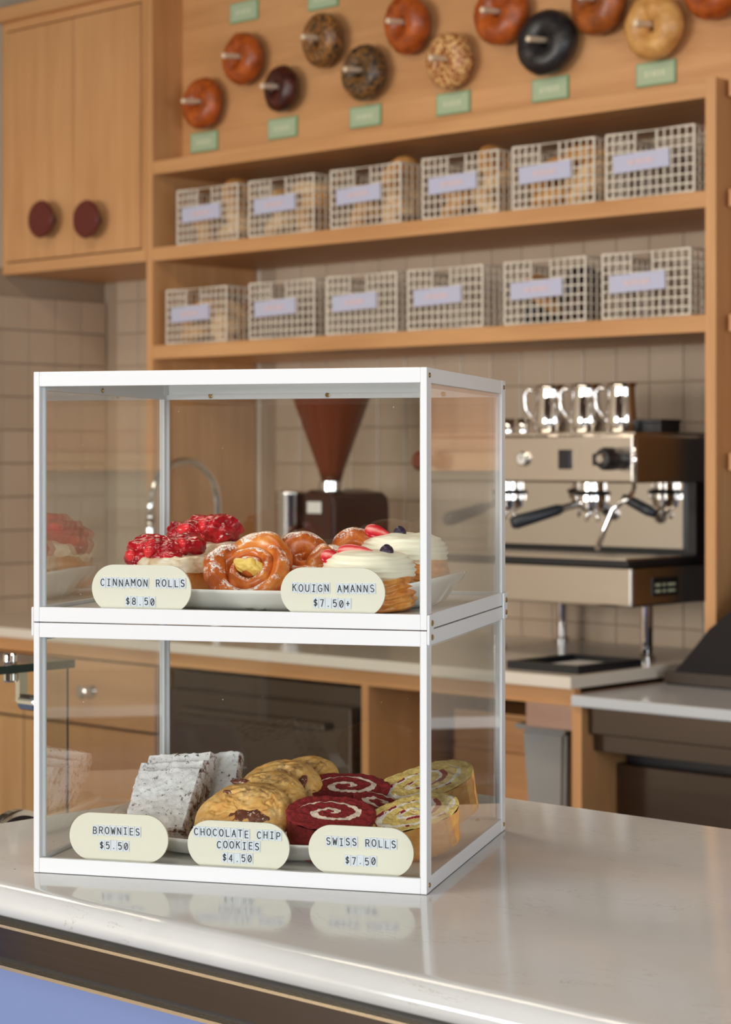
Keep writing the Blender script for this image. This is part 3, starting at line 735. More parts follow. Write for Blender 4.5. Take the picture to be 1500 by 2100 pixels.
for zz, hh_ in ((1.119, 0.012), (1.096, 0.012)):
    bm = bmesh.new(); lathe(bm, [(0.008, 0), (0.0095, 0.002), (0.0095, hh_-0.002), (0.007, hh_)], 24)
    sharpsmooth(link('standoff', bm, CHROME, gc, loc=(-0.014, yy_, zz)))
bx('clamp_strap', (-0.020, -0.012, yy_+0.012, yy_+0.024, 1.07, 1.108), STEEL, gc)
bm = bmesh.new(); lathe(bm, [(0.010, -0.014), (0.010, 0.014), (0.006, 0.016)], 24, axis='X'); sharpsmooth(link('clamp', bm, CHROME, gc, loc=(0.0, yy_+0.020, 1.07)))
cdk = thing('chrome_disc', 'dark round disc with chrome rim beyond the left end of the counter', 'disc', (-1.90, YatX(34, -1.90), 0.86))  # plain upright disc with a chrome rim, no dome
ddz = 0.0
bm = bmesh.new(); rr = 0.05
lathe(bm, [(rr-0.004, -0.006), (rr, -0.004), (rr, 0.006), (rr-0.004, 0.008)], 48, axis='X'); rim = link('disc_rim', bm, CHROME, cdk); sharpsmooth(rim, 30)
bm = bmesh.new(); lathe(bm, [(rr-0.006, 0.0085), (0.001, 0.0088)], 48, axis='X'); link('disc_face', bm, plain('dark_bronze', (0.05, 0.035, 0.025), 0.4), cdk)
rzz = ZatY(34, 1660, YatX(34, -1.90))-rr-0.86
for ch in cdk.children: ch.location.z = rzz
bx('stem', (-0.004, 0.004, -0.006, 0.006, -0.86, rzz-rr+0.003), STEEL, cdk)
# ------------------------------------------------------------------ near counter
ncn = thing('service_counter', 'customer side counter with lavender front and dark metal trim below the quartz slab', 'counter', (0, 1.16, 0))
sl = bmesh.new()
X0, X1, Y0, Y1 = -1.70, 1.1, 1.104, 1.773
prof = [(Y1, 0.9745), (Y1, 0.998), (Y1-0.002, 1.0), (Y0+0.020, 1.0)]
for i in range(1, 10):
    a = PI/2*i/9; prof.append((Y0+0.020-0.020*math.sin(a), 0.982+0.018*math.cos(a)))
prof += [(Y0+0.001, 0.977), (Y0+0.004, 0.9745)]
a = [sl.verts.new((X0, y, z)) for y, z in prof]; b = [sl.verts.new((X1, y, z)) for y, z in prof]
sl.faces.new(a); sl.faces.new(b[::-1])
for i in range(len(prof)): sl.faces.new((a[i], a[(i+1) % len(prof)], b[(i+1) % len(prof)], b[i]))
slab = link('quartz_slab', sl, QUARTZ); sharpsmooth(slab, 40); tag(slab, 'pale quartz countertop with bullnose edge under the display case', 'countertop')
def nb(name, b, m, bev=0.0): return bx(name, (b[0], b[1], b[2]-1.16, b[3]-1.16, b[4], b[5]), m, ncn, bev)
nb('cabinet_body', (-1.68, 1.1, 1.135, 1.75, 0.0, 0.974), LAV)
nb('shadow_gap', (-1.69, 1.1, 1.118, 1.135, 0.967, 0.974), BLACK)
nb('gold_strip', (-1.695, 1.1, 1.108, 1.135, 0.9645, 0.967), GOLD)
nb('steel_band', (-1.69, 1.1, 1.112, 1.135, 0.938, 0.9645), DSTEEL)
nb('shadow_gap', (-1.69, 1.1, 1.118, 1.135, 0.932, 0.938), BLACK)
nb('gold_strip', (-1.695, 1.1, 1.108, 1.135, 0.929, 0.932), GOLD)
nb('front_panel', (-1.69, 1.1, 1.112, 1.135, 0.10, 0.929), LAV)
nb('end_panel', (-1.69, -1.68, 1.135, 1.75, 0.10, 0.974), LAV)
# ------------------------------------------------------------------ display case
A = Vector((-1.4755, 1.1638, 1.0)); YBX = math.atan2(0.1642, 0.3205)
W, D, H = 0.36, 0.3245, 0.4445
cs = math.cos(YBX); sn = math.sin(YBX)
def B(u, v, z): return Vector((A.x+u*cs-v*sn, A.y+u*sn+v*cs, A.z+z))
ROOT = (0, 0, YBX)
def case_uz(px, py, v):      # where a sight line meets the upright plane v metres behind the case front
    r = ray(px, py); t_ = (v+A.x*(-sn)+A.y*cs)/(r[0]*(-sn)+r[1]*cs)
    return (t_*r[0]-A.x)*cs+(t_*r[1]-A.y)*sn, CZ+t_*r[2]-1.0
ca = thing('display_case', 'two-tier white framed glass pastry case on the quartz counter', 'display case', tuple(A+Vector((0, 0, 0.0005))), ROOT)
RH = 0.0131; PW = 0.0055; PD = 0.0165; RT = 0.006
HM = 0.2222
def fr_(name, b, m=WHITE, parent=None, bev=0.0006): return bx(name, b, m, parent or ca, bev)
tiers = []
for (z0, z1) in ((0.0, HM-0.0004), (HM+0.0004, H)):
    for uu in (0.0, W-PW):
        for vv in (0.0, D-PD): fr_('post', (uu, uu+PW, vv, vv+PD, z0, z1))
    # inner angle flange of the posts
    for uu in (PW, W-PW-0.0025):
        fr_('post_flange', (uu, uu+0.0025, 0.0075, 0.0095, z0+RH, z1-RH), bev=0)
        fr_('post_flange', (uu, uu+0.0025, D-0.0095, D-0.0075, z0+RH, z1-RH), bev=0)
    for zz in (z0, z1-RH):
        fr_('front_rail', (PW, W-PW, 0.0002, RT, zz, zz+RH)); fr_('back_rail', (PW, W-PW, D-RT, D-0.0002, zz, zz+RH))
        for uu in (0.0002, W-0.0052): fr_('side_rail', (uu, uu+0.005, PD, D-PD, zz+0.0001, zz+RH-0.0001))
    # ledge inside top and bottom rails
    fr_('floor_sheet', (PW+.001, W-PW-.001, RT+.001, D-RT-.001, z0+0.006, z0+0.0095), SHEET, bev=0)
    fr_('top_ledge', (PW, W-PW, D-RT-0.008, D-RT, z1-RH-0.003, z1-RH+0.002), bev=0)
    for uu in (0.0052, W-0.0072): fr_('top_ledge', (uu, uu+0.002, PD, D-PD, z1-RH-0.003, z1-RH+0.002), bev=0)
    bx('side_glass', (0.0012, 0.0042, PD*0.6, D-PD*0.6, z0+RH-0.002, z1-RH+0.002), SGLASS, ca)
    bx('side_glass', (W-0.0042, W-0.0012, PD*0.6, D-PD*0.6, z0+RH-0.002, z1-RH+0.002), SGLASS, ca)
    bx('front_glass', (PW*0.7, W-PW*0.7, 0.0018, 0.0045, z0+RH-0.002, z1-RH+0.002), GLASS, ca)
    bx('back_glass', (PW*0.7, W-PW*0.7, D-0.0045, D-0.0018, z0+RH-0.002, z1-RH+0.002), GLASS, ca)
bx('top_glass', (0.004, W-0.004, 0.004, D-0.004, H-0.0045, H-0.001), GLASS, ca)
# screws and connector plates
def screw(u, v, z, ax, s, r=0.0026, par=None):
    bm = bmesh.new(); lathe(bm, [(r, 0), (r*1.02, s*0.0006), (r*0.7, s*0.0012), (0.0001, s*0.0012)], 20, axis=ax)
    for q_ in (0,): pass
    o = link('screw', bm, BRASS, par or ca, loc=(u, v, z)); return o
for u0, s in ((W, 1), (0.0, -1)):
    for v0 in (0.0085, D-0.0085):
        ua, ub = (W, W+0.0024) if s > 0 else (-0.0024, 0.0)
        pl = bx('connector_plate', (ua, ub, v0-0.0085, v0+0.0075, HM-0.0125, HM+0.0135), WHITE, ca, bev=0.0011)
        for dz in (-0.006, 0.006): screw(ub if s > 0 else ua, v0, HM+dz, 'X', s)
        for zz in (H-0.0065, 0.0065): screw(u0, v0, zz, 'X', s, 0.0022)
for uu in (0.055, 0.18, 0.30): screw(uu, D-RT-0.0083, H-RH+0.0005, 'Y', -1, 0.0022)
screw(0.0074, 0.14, H-RH+0.001, 'X', 1, 0.0022)
for uu in (0.12, 0.20): screw(uu, D-RT-0.0083, HM-RH-0.003, 'Y', -1, 0.0022)
screw(0.335, D-RT-0.0083, 0.010, 'Y', -1, 0.0022)
# ------------------------------------------------------------------ stroke letters
def arc(cx, cy, rx, ry, a0, a1, n=12):
    return [(cx+rx*math.cos(math.radians(a0+(a1-a0)*i/n)), cy+ry*math.sin(math.radians(a0+(a1-a0)*i/n))) for i in range(n+1)]
G = {
 'C': [arc(0, 0, .42, .5, 45, 315)], 'O': [arc(0, 0, .42, .5, 0, 360, 20)],
 '0': [arc(0, 0, .38, .5, 0, 360, 20), [(-.24, -.33), (.24, .33)]],
 'I': [[(-.28, .5), (.28, .5)], [(0, .5), (0, -.5)], [(-.28, -.5), (.28, -.5)]],
 'N': [[(-.36, -.5), (-.36, .5), (.36, -.5), (.36, .5)]],
 'A': [[(-.4, -.5), (0, .5), (.4, -.5)], [(-.25, -.14), (.25, -.14)]],
 'M': [[(-.4, -.5), (-.4, .5), (0, -.1), (.4, .5), (.4, -.5)]],
 'R': [[(-.34, -.5), (-.34, .5), (.08, .5)] + arc(.08, .24, .27, .26, 90, -90, 8)[1:] + [(-.34, -.02)], [(.05, -.02), (.36, -.5)]],
 'L': [[(-.32, .5), (-.32, -.5), (.34, -.5)]],
 'S': [arc(0, .25, .33, .25, 30, 270, 12) + arc(0, -.25, .35, .25, 90, -150, 12)],
 '$': [arc(0, .2, .3, .2, 30, 270, 12) + arc(0, -.2, .32, .2, 90, -150, 12), [(0, .56), (0, -.56)]],
 '8': [arc(0, .25, .29, .25, 0, 360, 16), arc(0, -.25, .34, .25, 0, 360, 16)],
 '.': [[(-.02, -.46), (.02, -.46)], [(0, -.5), (0, -.42)]],
 '5': [[(.3, .5), (-.27, .5), (-.3, .05)] + arc(0, -.17, .34, .33, 140, -140, 14)],
 'K': [[(-.34, .5), (-.34, -.5)], [(.36, .5), (-.34, -.06)], [(-.1, .13), (.38, -.5)]],
 'U': [[(-.36, .5), (-.36, -.15)] + arc(0, -.15, .36, .35, 180, 360, 10) + [(.36, .5)]],
 'G': [arc(0, 0, .42, .5, 45, 330) + [(.40, -.02), (.06, -.02)]],
 '7': [[(-.34, .5), (.34, .5), (-.1, -.5)]], '+': [[(-.32, 0), (.32, 0)], [(0, .32), (0, -.32)]],
 'B': [[(-.34, -.5), (-.34, .5), (.05, .5)] + arc(.05, .26, .25, .24, 90, -90, 8)[1:] + [(-.34, .02)], [(.05, .02)] + arc(.08, -.24, .28, .26, 90, -90, 8) + [(-.34, -.5)]],
 'W': [[(-.42, .5), (-.24, -.5), (0, .25), (.24, -.5), (.42, .5)]],
 'E': [[(.34, .5), (-.32, .5), (-.32, -.5), (.34, -.5)], [(-.32, .02), (.24, .02)]],
 'H': [[(-.36, .5), (-.36, -.5)], [(.36, .5), (.36, -.5)], [(-.36, 0), (.36, 0)]],
 'T': [[(-.4, .5), (.4, .5)], [(0, .5), (0, -.5)]],
 'P': [[(-.34, -.5), (-.34, .5), (.08, .5)] + arc(.08, .23, .27, .27, 90, -90, 8)[1:] + [(-.34, -.04)]],
 '4': [[(.16, -.5), (.16, .5), (-.36, -.2), (.36, -.2)]],
}
LW_, LH_ = 0.0043, 0.0058
GM = {}
INK = plain('black_ink', (0.015, 0.017, 0.022), 0.6)
def glyph(ch):
    if ch in GM: return GM[ch]
    bm = bmesh.new(); hw_ = 0.00036
    for st in G[ch]:
        P_ = [(x*LW_*0.95, z*LH_) for x, z in st]
        for (x0, z0), (x1, z1) in zip(P_, P_[1:]):
            dx, dz = x1-x0, z1-z0; L = math.hypot(dx, dz) or 1e-6; nx, nz = -dz/L*hw_, dx/L*hw_
            ex, ez = dx/L*hw_*.6, dz/L*hw_*.6
            prism(bm, [(x0-ex+nx, z0-ez+nz), (x0-ex-nx, z0-ez-nz), (x1+ex-nx, z1+ez-nz), (x1+ex+nx, z1+ez+nz)], -0.0002, 0.0001)
    me = bpy.data.meshes.new('letter'); bmesh.ops.recalc_face_normals(bm, faces=bm.faces); bm.to_mesh(me); bm.free(); me.materials.append(INK)
    GM[ch] = me; return me
TW, TH = 0.0058, 0.0092
TILEP = plain('pale_letter_tile', srgb(214, 220, 228), 0.5)
bm = bmesh.new(); box(bm, -TW/2+.0002, TW/2-.0002, -0.0006, 0, -TH/2, TH/2, bev=0.00012)
ltm = bpy.data.meshes.new('letter_tile'); bm.to_mesh(ltm); bm.free(); ltm.materials.append(TILEP)
IVORY = plain('ivory_plastic', srgb(226, 222, 204), 0.4)
PWD, PHT = 0.0935, 0.0420
def sign(u, v, zc, lines, zf, label, tilt=0.0, rz=0.0):
    t = thing('price_tag', label, 'price tag', tuple(B(u, v, zc)), (tilt, 0, YBX+rz), 'pill-shaped price tags in the case')
    rr = PHT/2; pts = []
    for i in range(25):
        a = math.radians(-90+180*i/24); pts.append((PWD/2-rr+rr*math.cos(a), rr*math.sin(a)))
    for i in range(25):
        a = math.radians(90+180*i/24); pts.append((-PWD/2+rr+rr*math.cos(a), rr*math.sin(a)))
    bm = bmesh.new(); prism(bm, pts, 0, 0.0022)
    bmesh.ops.bevel(bm, geom=[e for e in bm.edges if abs(e.verts[0].co.y-e.verts[1].co.y) < 1e-6], offset=0.0004, segments=1, affect='EDGES')
    link('tag_plate', bm, IVORY, t)
    fz_ = zf-zc
    bx('tag_foot', (-0.012, 0.012, 0.0022, 0.006, fz_, -0.010), IVORY, t)
    for (txt, dz, dx) in lines:
        nn = len(txt)
        for i, ch in enumerate(txt):
            if ch == ' ': continue
            jz = random.choice((0, 0, 0, -0.0004, 0.0003)); jr = random.uniform(-.05, .05)
            x = dx+(i-(nn-1)/2)*TW
            tl = inst('letter_tile', ltm, t, (x, -0.0001, dz+jz), (0, jr, 0))
            inst('letter', glyph(ch), tl, (0, -0.0006, 0))
def sgn(px, ptop, lines, lab, upper, rz=0.0, v=0.013):
    r = ray(px); t_ = (v+A.x*(-sn)+A.y*cs)/(r[0]*(-sn)+r[1]*cs)
    u = (t_*r[0]-A.x)*cs+(t_*r[1]-A.y)*sn
    ztop = CZ-(ptop-HOR)/FPX*t_-1.0
    zf = (HM if upper else 0)+0.0097
    zc = max(ztop-PHT/2, zf+PHT/2+0.0002)
    mm = t_/FPX
    L = []
    for (txt, py, pxx) in lines:
        dxx = (pxx-px)*mm*1.05
        L.append((txt, CZ-(py-HOR)/FPX*(t_*(1-0.00016*(pxx-px)))-1.0-zc, dxx))
    sign(u, v, zc, L, zf, lab, rz=rz)
sgn(243, 1669, [('BROWNIES', 1703.5, 239), ('$5.50', 1733.5, 234)], 'ivory price tag reading BROWNIES in front of the brownies', False)
sgn(488.5, 1686, [('CHOCOLATE CHIP', 1709, 487), ('COOKIES', 1733, 489), ('$4.50', 1759, 487)], 'ivory price tag reading CHOCOLATE CHIP COOKIES', False)
sgn(740, 1695, [('SWISS ROLLS', 1728, 741), ('$7.50', 1765, 740)], 'ivory price tag reading SWISS ROLLS', False)
sgn(289.5, 1168, [('CINNAMON ROLLS', 1195.5, 293), ('$8.50', 1233, 288)], 'ivory price tag reading CINNAMON ROLLS', True)
sgn(682, 1176, [('KOUIGN AMANNS', 1206, 684), ('$7.50+', 1237, 681)], 'ivory price tag reading KOUIGN AMANNS', True)
# ------------------------------------------------------------------ platters
def platter(u, v, z, L, Wd, lab, flare=0.018, rise=0.0, rz=0.0, base=0.004):
    bm = bmesh.new(); N = 96; e = 2.7
    prof = [(0.80, 0.000), (0.84, 0.0002), (0.90, 0.004), (0.965, 0.0135), (0.99, 0.0165), (1.0, 0.0185), (0.995, 0.0200), (0.975, 0.0195), (0.93, 0.0150), (0.87, 0.007), (0.80, 0.0040), (0.4, 0.0038), (0.001, 0.0038)]
    rings = []
    for (s, h) in prof:
        ring = []
        for i in range(N):
            a = 2*PI*i/N; c, q = math.cos(a), math.sin(a)
            k = (abs(c)**e+abs(q)**e)**(-1/e)
            x, y = c*k*L/2, q*k*Wd/2
            if s > 0.5:
                x = (abs(x)-(1-s)*0.16)*math.copysign(1, x) if abs(x) > .02 else x*s
                y = (abs(y)-(1-s)*0.16)*math.copysign(1, y) if abs(y) > .02 else y*s
            else: x *= s; y *= s
            fl = max(0, abs(x)/(L/2)-0.45)/0.55
            hh = h+(flare*fl**2)*(h/0.02)
            ring.append(bm.verts.new((x, y, hh)))
        rings.append(ring)
    for a, b in zip(rings, rings[1:]):
        for i in range(N): bm.faces.new((a[i], a[(i+1) % N], b[(i+1) % N], b[i]))
    bm.faces.new(rings[0][::-1]); bm.faces.new(rings[-1])
    o = link('platter', bm, CERAMIC, None, smooth=True, loc=tuple(B(u, v, z)), rot=(rise, 0, YBX+rz))
    tag(o, lab, 'platter'); return o
platter(0.190, 0.155, HM+0.0100, 0.325, 0.245, 'ivory platter under the pastries in the upper tier', flare=0.012, rise=0.0)
platter(0.185, 0.155, 0.0100, 0.325, 0.245, 'ivory platter under the brownies and rolls in the lower tier', flare=0.008)
# ------------------------------------------------------------------ food materials
def sugar(n, l, v, scale, lo, hi, up=0.0):
    f = tex(n, l, v, scale, 6, 0.7)
    if up:
        g = n.new('ShaderNodeNewGeometry'); sp = n.new('ShaderNodeSeparateXYZ'); l.new(g.outputs['Normal'], sp.inputs[0])
        f = mth(n, l, 'MULTIPLY_ADD', sp.outputs[2], up, f)
    mr = n.new('ShaderNodeMapRange'); mr.inputs[1].default_value = lo; mr.inputs[2].default_value = hi; l.new(f, mr.inputs[0])
    return mr.outputs[0]
def foodbase(name, rough): 
    m, n, l, p = newmat(name); p.inputs['Roughness'].default_value = rough; return m, n, l, p, coords(n, l, 'object')
# brownie
BRW, n, l, p, v = foodbase('brownie', 0.75)
f = tex(n, l, v, 160, 4); c = ramp(n, l, f, [(0.3, srgb(44, 18, 10)), (0.7, srgb(108, 56, 34))])
s_ = sugar(n, l, v, 190, 0.33, 0.41); s2_ = sugar(n, l, v, 620, 0.28, 0.40); s3_ = sugar(n, l, v, 60, 0.31, 0.38)
sg = mth(n, l, 'MULTIPLY', mth(n, l, 'MULTIPLY', s_, s2_), s3_)
l.new(mixc(n, l, sg, c, srgb(250, 249, 248)), p.inputs['Base Color']); bump(n, l, p, tex(n, l, v, 300, 5), 0.6, 0.0012)
BRS, n, l, p, v = foodbase('brownie_side', 0.7)
f = tex(n, l, v, 220, 5); c = ramp(n, l, f, [(0.3, srgb(50, 22, 12)), (0.7, srgb(128, 74, 46))])
l.new(mixc(n, l, sugar(n, l, v, 130, 0.40, 0.52), c, srgb(230, 222, 218)), p.inputs['Base Color']); bump(n, l, p, f, 0.8, 0.0015)
# cookie
def cookiemat():
    m, n, l, p, v = foodbase('cookie', 0.6)
    f = tex(n, l, v, 55, 6, 0.65); c = ramp(n, l, f, [(0.30, srgb(216, 148, 68)), (0.5, srgb(242, 188, 108)), (0.72, srgb(250, 216, 150))])
    f2 = tex(n, l, v, 18, 3); c = mixc(n, l, mth(n, l, 'MULTIPLY', sugar(n, l, v, 30, 0.56, 0.66), 0.6), c, srgb(120, 62, 30))
    l.new(c, p.inputs['Base Color']); bump(n, l, p, tex(n, l, v, 260, 6, 0.7), 0.5, 0.0012); return m
CK = cookiemat(); 
CHOC, n, l, p, v = foodbase('melted_chocolate', 0.4)
f = tex(n, l, v, 120, 5); l.new(mixc(n, l, sugar(n, l, v, 260, 0.58, 0.62), ramp(n, l, f, [(0.3, srgb(92, 46, 30)), (0.7, srgb(134, 76, 56))]), srgb(236, 222, 204)), p.inputs['Base Color']); bump(n, l, p, f, 0.5, 0.001)
CRACK = plain('cookie_crack', srgb(140, 84, 34), 0.8)
# swiss rolls: spiral print of cake and cream on the cut face
def rollface(name, cake1, cake2, cream, N, wd, jam=None, a=1.0, b=1.0, ph=0.0):
    m, n, l, p, v = foodbase(name, 0.75)
    sp = n.new('ShaderNodeSeparateXYZ'); l.new(v, sp.inputs[0])
    nz = tex(n, l, v, 45, 4, 0.6); nz2 = mth(n, l, 'SUBTRACT', nz, 0.5)
    x = mth(n, l, 'DIVIDE', sp.outputs[0], a); y = mth(n, l, 'DIVIDE', sp.outputs[1], b)
    r = mth(n, l, 'SQRT', mth(n, l, 'ADD', mth(n, l, 'MULTIPLY', x, x), mth(n, l, 'MULTIPLY', y, y)))
    th = mth(n, l, 'DIVIDE', mth(n, l, 'ARCTAN2', y, x), 2*PI)
    q = mth(n, l, 'ADD', mth(n, l, 'SUBTRACT', mth(n, l, 'MULTIPLY', r, N), th), mth(n, l, 'MULTIPLY_ADD', nz2, 0.95, ph))
    fr = mth(n, l, 'FRACT', q)
    band = mth(n, l, 'MULTIPLY', mth(n, l, 'LESS_THAN', fr, wd), mth(n, l, 'LESS_THAN', r, 0.80))
    f = tex(n, l, v, 300, 5, 0.7)
    c = ramp(n, l, f, [(0.35, srgb(*cake1)), (0.65, srgb(*cake2))])
    cr = ramp(n, l, tex(n, l, v, 120, 4), [(0.3, srgb(*cream)), (0.7, tuple(min(1, q_*1.12) for q_ in srgb(*cream)))])
    c = mixc(n, l, band, c, cr)
    if jam:
        j = mth(n, l, 'MULTIPLY', mth(n, l, 'MULTIPLY', mth(n, l, 'GREATER_THAN', fr, wd*0.55), mth(n, l, 'LESS_THAN', fr, wd+0.16)), mth(n, l, 'GREATER_THAN', tex(n, l, v, 60, 3), 0.53))
        j = mth(n, l, 'MULTIPLY', j, mth(n, l, 'LESS_THAN', r, 0.82))
        c = mixc(n, l, j, c, srgb(*jam))
    l.new(c, p.inputs['Base Color']); bump(n, l, p, f, 0.9, 0.0018); return m
REDF = rollface('red_velvet_face', (110, 12, 18), (166, 34, 38), (240, 218, 196), 1.75, 0.30, a=0.036, b=0.021)
YELF = rollface('vanilla_roll_face', (216, 178, 88), (244, 216, 138), (244, 232, 214), 2.6, 0.26, jam=(150, 24, 44), a=0.050, b=0.022)
REDS, n, l, p, v = foodbase('red_velvet_crust', 0.6)
f = tex(n, l, v, 240, 5, .7); l.new(ramp(n, l, f, [(0.3, srgb(92, 10, 14)), (0.7, srgb(158, 38, 38))]), p.inputs['Base Color']); bump(n, l, p, f, 0.8, 0.0012)
YELS, n, l, p, v = foodbase('vanilla_roll_crust', 0.65)
f = tex(n, l, v, 60, 5, .7); l.new(ramp(n, l, f, [(0.3, srgb(206, 130, 58)), (0.55, srgb(232, 170, 92)), (0.8, srgb(238, 196, 110))]), p.inputs['Base Color']); bump(n, l, p, tex(n, l, v, 300, 5, .7), 0.7, 0.001)
# pastry dough
def dough(name, dark, mid, light, sug=None, up=0.2, sc=38):
    m, n, l, p, v = foodbase(name, 0.32)
    f = tex(n, l, v, sc, 5, 0.6, 0.6)
    c = ramp(n, l, f, [(0.28, srgb(*dark)), (0.5, srgb(*mid)), (0.72, srgb(*light))])
    if sug:
        s = mth(n, l, 'MULTIPLY', sugar(n, l, v, 55, sug, sug+0.06, up), sugar(n, l, v, 500, 0.42, 0.52))
        c = mixc(n, l, s, c, srgb(246, 240, 232))
    l.new(c, p.inputs['Base Color']); bump(n, l, p, tex(n, l, v, 200, 5, 0.6), 0.35, 0.001)
    p.inputs['Coat Weight'].default_value = 0.25; p.inputs['Coat Roughness'].default_value = 0.2
    return m
BUN = dough('glazed_bun', (132, 50, 14), (206, 104, 34), (240, 164, 76), 0.60, 0.17)
BUNS = dough('bun_side', (150, 62, 14), (206, 112, 36), (232, 154, 70))
CINN = dough('cinnamon_dough', (150, 76, 26), (212, 134, 60), (236, 182, 112))
FLAKY = dough('flaky_pastry', (168, 84, 24), (220, 140, 60), (244, 190, 110), sc=60)
CUST = plain('custard', srgb(240, 204, 104), 0.3, var=0.15, vscale=90)
CREAM = plain('vanilla_cream', srgb(250, 244, 220), 0.35, var=0.03, vscale=40, sss=0.25)
ICING = dough('cream_cheese_icing', (206, 156, 108), (238, 222, 190), (248, 242, 226), sc=70)
JAM, n, l, p, v = foodbase('strawberry_compote', 0.10)
f = tex(n, l, v, 70, 4, .6); l.new(ramp(n, l, f, [(0.3, srgb(120, 6, 18)), (0.55, srgb(186, 20, 34)), (0.75, srgb(226, 58, 66))]), p.inputs['Base Color'])
p.inputs['Subsurface Weight'].default_value = 0.25; p.inputs['Subsurface Radius'].default_value = (0.008, 0.001, 0.001); p.inputs['Subsurface Scale'].default_value = 0.5
bump(n, l, p, tex(n, l, v, 160, 4), 0.5, 0.0015)
BERRY = plain('strawberry_flesh', srgb(226, 52, 58), 0.2, var=0.25, vscale=120, sss=0.2)
STRAW, n, l, p, v = foodbase('strawberry_slice', 0.22)
sp = n.new('ShaderNodeSeparateXYZ'); l.new(v, sp.inputs[0])
rr2 = mth(n, l, 'ABSOLUTE', mth(n, l, 'MULTIPLY', sp.outputs[1], 1/0.006))
l.new(ramp(n, l, mth(n, l, 'MULTIPLY_ADD', mth(n, l, 'SUBTRACT', tex(n, l, v, 160, 3), 0.5), 0.5, rr2), [(0.05, srgb(242, 150, 140)), (0.35, srgb(228, 70, 72)), (0.8, srgb(200, 22, 40))]), p.inputs['Base Color'])
BLUEB = plain('blueberry_skin', srgb(44, 30, 52), 0.4, var=0.3, vscale=100)
# ------------------------------------------------------------------ food builders
def brownie(u, v, z, L, Wd, T, tilt, rz, lab, seed):
    t = thing('brownie', lab, 'brownie', tuple(B(u, v, z)), (0, -0.09, YBX+rz), 'brownies stacked on the lower platter')
    bm = bmesh.new(); N = 44; M = 8
    off = Vector((seed*9.1, seed*2.2, seed))
    R3 = Matrix.Rotation(tilt, 3, 'X')
    def disp(p, nrm):
        q = p+nrm*(0.0011*fbm(p+off, 180, 3)+0.0016*fbm(p+off, 45, 2)); 
        return R3 @ q
    def face(org, du, dv, nrm, nu, nv, mi):
        g = []
        for i in range(nu+1):
            row = []
            for j in range(nv+1):
                p = Vector(org)+Vector(du)*(i/nu)+Vector(dv)*(j/nv)
                # rounding at the rim
                c = Vector((0, 0, 0)); n_ = Vector((p.x/(Wd/2), p.y/(L/2), (p.z-T/2)/(T/2)))
                rad = Vector((max(0, abs(n_.x)-0.9)*math.copysign(1, n_.x), max(0, abs(n_.y)-0.9)*math.copysign(1, n_.y), 0))
                p2 = p-rad*0.02*(abs(n_.z)**4)
                d_ = Vector((n_.x**5, n_.y**5, n_.z**5)); d_.normalize()
                row.append(bm.verts.new(disp(p2+Vector((0, L/2, 0)), d_)))
            g.append(row)
        for i in range(nu):
            for j in range(nv):
                f = bm.faces.new((g[i][j], g[i+1][j], g[i+1][j+1], g[i][j+1])); f.material_index = mi
    a, b = Wd/2, L/2
    face((-a, -b, T), (Wd, 0, 0), (0, L, 0), (0, 0, 1), N, N, 0); face((-a, -b, 0), (Wd, 0, 0), (0, L, 0), (0, 0, -1), N, N, 0)
    face((-a, -b, 0), (Wd, 0, 0), (0, 0, T), (0, -1, 0), N, M, 1); face((-a, b, 0), (Wd, 0, 0), (0, 0, T), (0, 1, 0), N, M, 1)
    face((-a, -b, 0), (0, L, 0), (0, 0, T), (-1, 0, 0), N, M, 1); face((a, -b, 0), (0, L, 0), (0, 0, T), (1, 0, 0), N, M, 1)
    bmesh.ops.remove_doubles(bm, verts=bm.verts, dist=0.0002)
    link('sugared_slab', bm, [BRW, BRS], t, smooth=True)
    return t
